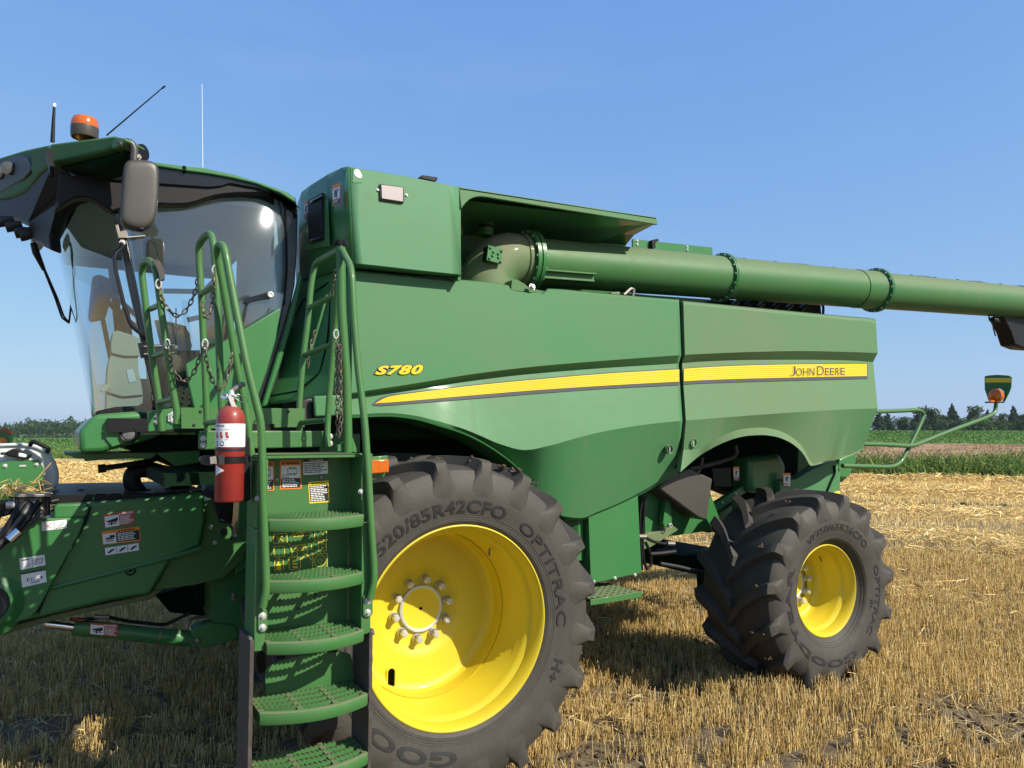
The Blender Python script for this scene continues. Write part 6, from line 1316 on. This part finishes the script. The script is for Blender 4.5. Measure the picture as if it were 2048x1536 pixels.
# axle and final drive under the front
axl = MB(); axl.slab([(422, 1150), (478, 1120), (510, 1110), (510, 1290), (440, 1272), (424, 1240)], 1.60, .4, M['green']); axl.slab([(380, 1150), (500, 1120), (500, 1200), (400, 1215)], 1.9, .6, M['gap']); axl.box((-.16, .55, .78), (.16, 3.9, 1.08), M['gap']); axl.lathe((0, .54, .925), (0, 1, 0), [(0, .25), (.6, .25), (.65, .16)], M['green'], 24)
axl.slab([(310, 1190), (420, 1160), (430, 1235), (340, 1225)], 2.1, .3, M['gap'])
for px, py in ((468, 1190), (468, 1197)): axl.bolt(at(px, py, 1.48), (0, -1, 0), .012, M['dull_steel'])
axl.build('front_axle', combine, bevel=.015)
# hoses
mb = MB(); mb.tube([at(282, 992, 1.75), at(266, 972, 1.75), at(262, 955, 1.75), at(272, 940, 1.75), at(296, 938, 1.75), at(330, 948, 1.75), at(370, 952, 1.75), at(420, 940, 1.75)], .055, M['black'], 14, .12); mb.build('intake_hose', combine, label='thick black corrugated hose under the cab')
g = random.Random(2)
for k in range(8): mb = MB(); mb.tube([at(330+k*6, 992-k, 1.65+.03*k), at(350+k*5, 965-k*4, 1.6+.03*k), at(385, 945-k*5, 1.6), at(430, 930-k*8, 1.55)], .013, M['black'], 6, .1); mb.build('cable', combine)
mb = MB()
for px, py in ((258, 992), (296, 990), (334, 988)): mb.cyl(at(px, py, 1.7), at(px, py-12, 1.7), .012, M['black'], 8); mb.build('bolt_stud', combine); mb = MB()
mb = MB(); mb.tube([at(154, 988, 1.8), at(156, 982, 1.8), at(164, 980, 1.8), at(170, 985, 1.8)], .010, M['ink'], 6, .02); mb.build('cable_clip', combine)
mb = MB(); mb.tube([at(196, 938, 1.5), at(212, 936, 1.5)], .026, M['black'], 12, 0); mb.tube([at(210, 936, 1.5), at(286, 925, 1.5), at(330, 912, 1.6)], .018, M['black'], 10, .05); mb.build('release_lever', combine)

# ------------------------------------------------------------------ under the side panels
und = empty('underbody', (2.0, .9, .9), combine)
mb = MB(); mb.slab([(1176, 1000), (1274, 960), (1283, 1145), (1182, 1167)], .74, .5, M['green'])
for px, py in ((1187, 1163), (1230, 1156.5), (1270, 1150)): mb.bolt(at(px, py, .74), (0, -1, 0), .010, M['steel'])
mb.build('side_box', und, bevel=.006)
mb = MB(); mb.slab([(1150, 1020), (1178, 1020), (1180, 1170), (1152, 1172)], .90, .3, M['ink']); mb.slab([(1130, 1030), (1166, 1020), (1166, 1120), (1130, 1125)], .80, .04, M['green']); mb.build('side_box_gap', und)
mb = MB(); p0 = at(1132, 1042, .79); ex = at(1157, 1040, .79)-p0; ey = at(1133, 1100, .79)-p0; mb.add([p0+V(0, .008, 0), p0+ex+V(0, .008, 0), p0+ex+ey+V(0, .008, 0), p0+ey+V(0, .008, 0)], [(0, 1, 2, 3)], M['ink']); perforated(mb, p0, ex, ey, 9, 20, .0042, M['green'], .001); mb.build('vent_screen', und)
mb = MB(); sp = [(1181, 1199.5), (1284, 1182.5), (1284, 1195), (1181, 1211.5)]; mb.slab(sp, .48, .012, M['step']); zt_ = at(1230, 1191, .48)[2]-.002; xa, xb = at(1181, 1205, .48)[0], at(1284, 1188, .48)[0]; perforated(mb, (xa, .492, zt_), (xb-xa, 0, 0), (0, .40, 0), 8, 7, .017, M['step']); mb.box((xb-.006, .492, zt_-.05), (xb, .74, zt_), M['green']); mb.box((xa+.05, .60, zt_-.05), (xb-.05, .90, zt_-.02), M['gap']); mb.build('side_step', und, bevel=.003, label='small green step with round holes')
mb = MB(); mb.slab([(1290, 990), (1330, 960), (1420, 985), (1440, 1040), (1415, 1062), (1290, 1080)], 1.05, .1, M['green']); mb.slab([(1280, 1075), (1350, 1052), (1356, 1060), (1300, 1095), (1282, 1100)], 1.0, .08, M['elbow']); mb.slab([(1334, 990), (1341, 990), (1344, 1050), (1330, 1055), (1326, 1045)], .96, .05, M['green'])
mb.slab([(1418, 1042), (1500, 985), (1500, 1040), (1420, 1066)], 1.3, .1, M['green']); mb.lathe(at(1340, 1051, .95), (0, -1, 0), [(0, .02), (.012, .018), (.012, .01)], M['steel'], 14)
mb.slab([(1424, 1010), (1496, 966), (1500, 980), (1424, 1028)], 1.12, .05, M['green'])
for px, py in ((1471, 987), (1445, 1005), (1419, 1024)): mb.bolt(at(px, py, 1.12), (0, -1, 0), .012, M['steel'])
mb.build('rear_frame', und, bevel=.006)
mb = MB(); q = [(1316, 975), (1345, 950), (1380, 936), (1426, 958), (1424, 968), (1415, 1036), (1411, 1041), (1396, 1035), (1340, 994)]; mb.slab(q, .86, .30, M['grey_plastic']); mb.build('plastic_chute', und, bevel=.015, seg=3, label='grey brown plastic chute under the panel seam')
mb = MB(); mb.slab([(1425, 936), (1462, 934), (1463, 974), (1428, 974)], 1.02, .1, M['black']); mb.build('control_box', und, bevel=.006)
mb = MB(); mb.slab([(1340, 900), (1440, 845), (1560, 845), (1640, 880), (1660, 935), (1600, 1000), (1500, 1000), (1440, 975), (1400, 960)], 1.25, .3, M['gap']); mb.slab([(1498, 915), (1560, 905), (1575, 930), (1570, 990), (1500, 985)], 1.05, .3, M['green']); mb.build('rear_body', und, bevel=.05, seg=3)  # dark backing inside the arch, its shade put into the colour
mb = MB(); q = [(1560, 962), (1592, 958), (1622, 940), (1650, 928), (1671, 919), (1678, 934), (1681, 952), (1680, 988), (1676, 1000), (1560, 1000)]; mb.slab(q, .98, .1, M['panel']); mb.tube([at(a, b, .975) for a, b in ((1668, 931), (1670, 946), (1662, 962), (1654, 982))], .014, M['gap'], 8, .04); mb.slab([(1668, 986), (1680, 982), (1680, 990), (1672, 992)], .96, .05, M['yellow_ink']); mb.build('chopper_side', und, bevel=.012, seg=3)
mb = MB(); mb.slab([(1680, 918), (1712, 906), (1712, 925), (1700, 950), (1684, 965), (1676, 940)], 1.3, .8, M['green']); mb.build('chopper_tail', und, bevel=.01)
for q, r_, m_ in (([(1291, 984), (1288, 1030), (1284, 1075), (1287, 1120), (1294, 1140), (1303, 1130), (1301, 1105), (1291, 1085)], .012, 'black'), ([(1287, 988), (1279, 1030), (1281, 1072), (1284, 1140)], .010, 'black'), ([(1288, 1073), (1305, 1083), (1330, 1088), (1347, 1087)], .012, 'black'), ([(1405, 915), (1400, 940), (1380, 962), (1340, 975), (1320, 972)], .016, 'grey_plastic'), ([(1470, 890), (1474, 905), (1466, 915), (1445, 922), (1410, 932), (1380, 938)], .020, 'grey_plastic'), ([(1300, 1108), (1320, 1107), (1350, 1103)], .018, 'black'), ([(1320, 1127), (1360, 1134), (1420, 1150)], .016, 'ink')):
    mb = MB(); mb.tube([at(a, b, .80 if q[0][0] < 1400 else 1.0) for a, b in q], r_, M[m_], 8, .08); mb.build('hydraulic_hose', und)
for px, py in ((1340, 1087), (1283, 1073)):
    mb = MB(); mb.cyl(at(px-6, py, .79), at(px+8, py, .79), .018, M['dull_steel'], 10); mb.build('hose_fitting', und)
mb = MB(); mb.box((3.12, .80, .70), (3.38, 3.7, .92), M['gap']); mb.box((2.75, 1.2, .82), (3.15, 1.7, .93), M['gap']); mb.beam((2.3, 2.3, 1.0), (3.2, 2.3, .9), .12, .12, M['gap']); mb.box((3.05, .95, .50), (3.45, 1.35, .76), M['gap']); mb.build('rear_axle', und, bevel=.01)
mb = MB(); mb.slab([(1351, 1108), (1360, 1098), (1400, 1105), (1386, 1116), (1378, 1120), (1350, 1116)], 1.5, .5, M['gap']); mb.build('axle_bracket', und, bevel=.006)
decal(und, [(1466, 934), (1478, 933), (1478, 961), (1467, 960)], 1.02, 'small', 1); decal(und, [(1565.5, 946), (1581, 946), (1580.5, 973), (1566, 971.5)], .97, 'small', 0)

# ------------------------------------------------------------------ rear guard hoop and folding marker
mb = MB(); GY_ = .95; mb.tube([at(1745, 823.5, GY_), at(1800, 821.5, GY_), at(1838, 819.5, GY_), at(1849, 828, GY_), at(1830, 872, GY_), at(1803, 923, GY_), at(1790, 932, GY_), at(1776, 934, GY_), at(1685, 931.5, GY_)], .0215, M['rail'], 12, .12); mb.build('guard_hoop', combine, 40)
mb = MB(); mb.tube([at(1725, 888, .90), at(1770, 889, .90), at(1818, 892, .90), at(1832, 889.5, .90), at(1900, 862, .90), at(1975, 834, .90), at(1990, 825, .90), at(1992.5, 806, .90)], .0215, M['rail'], 12, .12); mb.build('marker_arm', combine, 40)
mb = MB(); o_ = [(1969, 753), (1975, 751), (1995, 749.5), (2016, 751), (2023, 754), (2022, 775), (2018, 785), (2009, 803), (2005, 803.5), (2009, 793), (2008, 783), (2001, 777.5), (1993, 776.5), (1985, 778.5), (1980, 786), (1979, 797), (1982, 804.5), (1977, 801), (1969.5, 779)]
XM = at(1992.5, 806, .90)[0]; mb.prism([atX(*p, XM) for p in o_], (.012, 0, 0), M['green']); mb.prism([atX(*p, XM-.004) for p in ((1970.5, 756), (2021.5, 756), (2021, 765), (1971, 765))], (.003, 0, 0), M['yellow_ink']); mb.slab([(1977, 803), (2009, 803), (2009, 806), (1977, 806)], .88, .04, M['ink']); mb.build('marker_plate', combine, 30, label='dark green plate with a yellow band at the end of the arm')
mb = MB(); c = atX(1992, 791, XM-.05); mb.lathe(c, (-1, 0, 0), [(-.05, .03), (-.03, .074), (0, .082), (.03, .074), (.05, .03), (.052, 0)], M['amber'], 28); mb.slab([(1984, 800), (2001, 800), (2003, 804), (1982, 804)], .86, .03, M['amber']); mb.build('marker_amber_lamp', combine, 50, label='round orange lamp')

# ------------------------------------------------------------------ fire extinguisher
EY = -.33; c0 = at(458, 1003, EY); er = .061
ext = empty('fire_extinguisher', c0, None, 'red fire extinguisher with white instruction label strapped left of the ladder', 'fire extinguisher')
zt_ = at(458, 811, EY)[2]; H = zt_-c0[2]
mb = MB(); mb.lathe(c0, (0, 0, 1), [(0, 0), (0, er-.006), (.006, er), (H-.075, er), (H-.05, er*.97), (H-.025, er*.85), (H-.008, er*.58), (H, er*.36), (H+.012, er*.27), (H+.025, er*.25), (H+.025, 0)], M['red'], 40); mb.build('cylinder_body', ext, 50)
def wrap(mb, z0, z1, a0, a1, mat, lift=.001, n=16):
    A_ = np.linspace(R_(a0), R_(a1), n); mb.grid([[c0+V((er+lift)*math.sin(a), -(er+lift)*math.cos(a), z) for a in A_] for z in (z0, z1)], mat)
# angles measured from the camera side normal of the machine, negative to the left
zL0 = at(458, 893.5, EY)[2]-c0[2]; zL1 = at(458, 847.5, EY)[2]-c0[2]
mb = MB(); wrap(mb, zL0, zL1, -120, 80, M['white'], .0008, 30); dz = zL1-zL0
def lab(a0, a1, v0, v1, mat, l=.0016): wrap(mb, zL0+dz*(1-v1), zL0+dz*(1-v0), a0, a1, mat, l, 4)
r = random.Random(4)
for k in range(14): lab(-2, -2+r.uniform(28, 40), .05+k*.055, .05+k*.055+.022, M['liner'])
for a in (-78, -54, -30): lab(a, a+10, .36, .50, M['red_ink']); lab(a+2, a+14, .50, .62, M['ink'] if a == -78 else M['red_ink']); lab(a-2, a+14, .66, .70, M['liner']); lab(a-2, a+16, .22, .27, M['liner'])
for a in (-78, -50): lab(a, a+14, .76, .95, M['ink']); lab(a+3, a+11, .80, .91, M['white'], .0022)
gv, gf = text_geo('INSTRUCTIONS', .02); lo = gv.min(0); hi = gv.max(0)
vs = [c0+V((er+.0018)*math.sin(a), -(er+.0018)*math.cos(a), z) for a, z in [(R_(-105+70*(p[0]-lo[0])/(hi[0]-lo[0])), zL0+dz*(.86+.09*(p[1]-lo[1])/(hi[1]-lo[1]))) for p in gv]]; mb.add(vs, gf, M['ink'])
mb.build('instruction_label', ext, 60)
mb = MB(); zd = at(440, 940, EY)[2]-c0[2]; A_ = np.linspace(R_(-75), R_(-30), 10); mb.grid([[c0+V((er+.001)*math.sin(a), -(er+.001)*math.cos(a), zd+s*.024*(1-(i/9))) for i, a in enumerate(A_)] for s in (-1, 1)], M['white']); mb.build('triangle_label', ext, 60)
mb = MB(); hz = c0[2]+H+.02; top = V(c0[0], c0[1], hz); mb.lathe(top, (0, 0, 1), [(0, .014), (.02, .016), (.028, .013), (.05, .012), (.05, 0)], M['steel'], 16)
mb.lathe(top+V(-.028, -.012, .018), unit(V(-.5, -1, 0)), [(-.02, .008), (0, .016), (.012, .016), (.014, .013), (.012, 0)], M['chrome'], 20); mb.build('valve', ext, 40)
mb = MB(); h0 = top+V(0, 0, .045); mb.tube([h0, h0+V(.02, 0, .012), h0+V(.045, 0, .032), h0+V(.058, 0, .027)], [.011, .014, .013, .008], M['dull_steel'], 10, .02); mb.slab([(456, 793), (461, 790), (470, 806), (478, 822), (479, 829), (474, 831), (468, 824), (461, 807)], EY-.03, .012, M['steel']); mb.build('handle', ext, 40, bevel=.003)
mb = MB(); ce = at(482, 797, EY-.01); uu = unit(V(.9, 0, -.45)); mb.tube([ce+.030*math.cos(a)*uu+.013*math.sin(a)*V(.3, -.3, .9) for a in np.linspace(0, 2*math.pi, 18, endpoint=False)], .0022, M['steel'], 6, 0, closed=True); mb.tube([at(464, 789, EY-.02), at(474, 793, EY-.02)], .003, M['steel'], 6, 0); mb.build('pull_ring', ext)
# bracket on the ladder that holds it
mb = MB(); mb.slab([(480, 903), (481, 884), (487, 876), (500, 874), (501, 1000), (496, 1002), (483, 1003), (482, 960)], EY+.06, .05, M['black']); mb.build('extinguisher_bracket', combine, bevel=.004)
mb = MB(); zb = at(458, 919, EY)[2]; A_ = np.linspace(R_(-150), R_(100), 30); mb.grid([[V(c0[0]+(er+.004)*math.sin(a), c0[1]-(er+.004)*math.cos(a), zb+s*.014) for a in A_] for s in (-1, 1)], M['black']); mb.slab([(400, 921), (402, 914), (412, 911), (430, 912), (430, 930), (418, 932), (405, 929)], EY+.08, .04, M['mirror']); mb.slab([(420, 914), (432, 912), (434, 927), (421, 928)], EY-.065, .01, M['dull_steel']); mb.slab([(437, 910), (449, 909), (449, 929), (438, 930)], EY-.075, .012, M['ink']); mb.slab([(478, 912), (501, 911), (501, 924), (478, 925)], EY-.02, .08, M['black']); mb.build('extinguisher_strap', combine, 40)
mb = MB()
za = at(458, 899, EY)[2]; mb.grid([[V(c0[0]+(er+.002)*math.sin(a), c0[1]-(er+.002)*math.cos(a), za+s*.006) for a in A_] for s in (-1, 1)], M['ink']); mb.build('extinguisher_band', combine, 40)

# ------------------------------------------------------------------ pickup header hung on the feeder house, cut by the photo edge
head = empty('harvest_header', (-2.6, 2.0, .9), None, 'front header with white curved shield and hydraulic coupler at the left edge', 'header')
mb = MB(); q = [(-80, 892), (0, 887), (45, 886), (75, 890), (98, 903), (112, 925), (118, 950), (116, 970), (104, 990), (60, 1000), (-80, 1000)]; mb.slab(q, 1.95, .10, M['white_panel']); mb.build('curved_shield', head, bevel=.02, seg=3)
mb = MB(); mb.tube([at(a, b, 1.94) for a, b in ((-40, 893), (0, 890), (45, 889), (73, 893), (95, 905), (109, 926), (115, 950), (113, 970))], .010, M['liner'], 8, .05); mb.build('shield_rim', head)
mb = MB(); mb.slab([(-80, 935), (5, 925), (20, 922), (70, 920), (76, 919), (86, 935), (86, 990), (-80, 1000)], 1.88, .06, M['green'])
for px, py in ((10, 932), (73, 929)): mb.bolt(at(px, py, 1.88), (0, -1, 0), .010, M['steel'])
mb.slab([(38, 930), (52, 930), (52, 934), (38, 934)], 1.875, .01, M['steel']); mb.build('header_frame', head, bevel=.006)
mb = MB(); mb.tube([at(60, 891, 1.9), at(65, 882, 1.88), at(98, 896, 1.86), at(94, 905, 1.88)], .013, M['black'], 10, .03); mb.build('grab_hoop', head)
mb = MB(); mb.slab([(10, 905), (22, 899), (28, 897), (58, 905), (64, 910), (60, 916), (46, 918), (14, 912)], 1.86, .08, M['black']); mb.slab([(37, 905), (54, 909), (52, 916), (36, 914)], 1.85, .02, M['white']); mb.slab([(0, 905), (12, 904), (12, 910), (0, 910)], 1.88, .04, M['ink']); mb.build('shield_latch', head, bevel=.01)
mb = MB(); mb.slab([(-20, 880), (0, 862), (5, 855), (28, 862), (31, 868), (24, 885), (10, 887), (11, 878), (5, 874), (0, 876), (-20, 886)], 2.3, .02, M['rail']); mb.slab([(4, 856.5), (27, 863), (24, 869), (2, 862)], 2.29, .01, M['red_ink']); mb.lathe(at(4, 884, 2.28), (0, -1, 0), [(0, .03), (.02, .03), (.03, 0)], M['orange'], 14); mb.build('far_marker', head, label='green marker plate with a red band')
mb = MB(); mb.slab([(-80, 975), (10, 968), (25, 985), (10, 1010), (0, 1040), (-80, 1060)], 1.75, .3, M['rail']); mb.slab([(-60, 1010), (30, 1000), (50, 1012), (20, 1030), (-60, 1050)], 1.6, .2, M['black']); mb.build('header_arm', head, bevel=.01)
mb = MB(); mb.slab([(28, 988), (34, 988), (36, 1030), (30, 1032)], 1.28, .12, M['black']); mb.slab([(90, 988), (100, 988), (101, 1030), (92, 1032)], 1.28, .12, M['black']); mb.slab([(28, 988), (102, 988), (103, 994), (30, 995)], 1.27, .14, M['dull_steel']); mb.slab([(34, 994), (92, 994), (92, 1030), (36, 1030)], 1.34, .05, M['liner']); mb.build('coupler_block', head, bevel=.004)
mb = MB(); g = random.Random(8)
for i, (px, py) in enumerate(((45, 1006), (60, 1008), (80, 1002), (82, 1024), (52, 1004))):
    mb.lathe(at(px, py, 1.34), (0, -1, 0), [(0, .035), (.03, .035), (.035, .022), (.07, .02)], M['dull_steel'], 16); mb.tube([at(px, py, 1.26), at(px-8-3*i, py+18, 1.22), at(px-30-4*i, 1052+i*3, 1.2), at(8-i*8, 1085+i*6, 1.2), at(-40-i*6, 1130+i*7, 1.22)], .017 if i < 3 else .013, M['black'] if i % 2 == 0 else M['mirror'], 10, .10)
mb.cyl(at(12, 1011, 1.3), at(30, 1009, 1.3), .02, M['steel'], 12); mb.tube([at(40, 1062, 1.17), at(20, 1080, 1.17)], .03, M['chrome'], 12, 0); mb.build('coupler_hoses', head, 40)
mb = MB()
for k in range(7): mb.tube([at(103, 998+k*4, 1.4), at(118, 997+k*4+g.uniform(-3, 3), 1.45), at(150, 1003+g.uniform(-4, 4), 1.55)], .006, M['dull_steel'] if k % 2 else M['black'], 6, .05)
mb.build('hard_lines', head)
# straw caught on the header
n = 150; P = []; 
for i in range(n):
    px = rng.uniform(10, 70)+rng.normal(0, 12); py = 988-abs(rng.normal(0, 9)); c = at(px, py, 1.5+rng.uniform(-.15, .25)); a = rng.uniform(0, 6.28); l = rng.uniform(.04, .14); pt = rng.normal(.3, .5); d = V(math.cos(a)*math.cos(pt), math.sin(a)*math.cos(pt), math.sin(pt))*l/2; s_ = unit(np.cross(d, V(.3, 1, .2)))*.0022; P.append([c-d-s_, c-d+s_, c+d+s_, c+d-s_])
for a, b, Y in (((48, 986), (103, 925), 1.6), ((60, 972), (88, 955), 1.6), ((88, 958), (110, 980), 1.6)):
    p, q = at(*a, Y), at(*b, Y); s_ = unit(np.cross(q-p, V(0, 1, 0)))*.004; P.append([p-s_, p+s_, q+s_*.6, q-s_*.6])
soup('caught_straw', np.array(P), [(0, 1, 2, 3)], straw_tone(len(P)), M['straw'], head, kind='stuff')

# ------------------------------------------------------------------ summer haze
hz = bpy.data.materials.new('summer_air'); hz.use_nodes = True; ht = hz.node_tree; ht.nodes.clear(); pv = ht.nodes.new('ShaderNodeVolumePrincipled'); ho = ht.nodes.new('ShaderNodeOutputMaterial')
pv.inputs['Color'].default_value = (.80, .88, 1.0, 1); pv.inputs['Density'].default_value = .00014; pv.inputs['Anisotropy'].default_value = .2; ht.links.new(pv.outputs[0], ho.inputs['Volume'])
mb = MB(); mb.box((-3900, -3900, -8), (3900, 3900, 40), hz); o = mb.build('haze', None, kind='stuff'); o.display_type = 'WIRE'
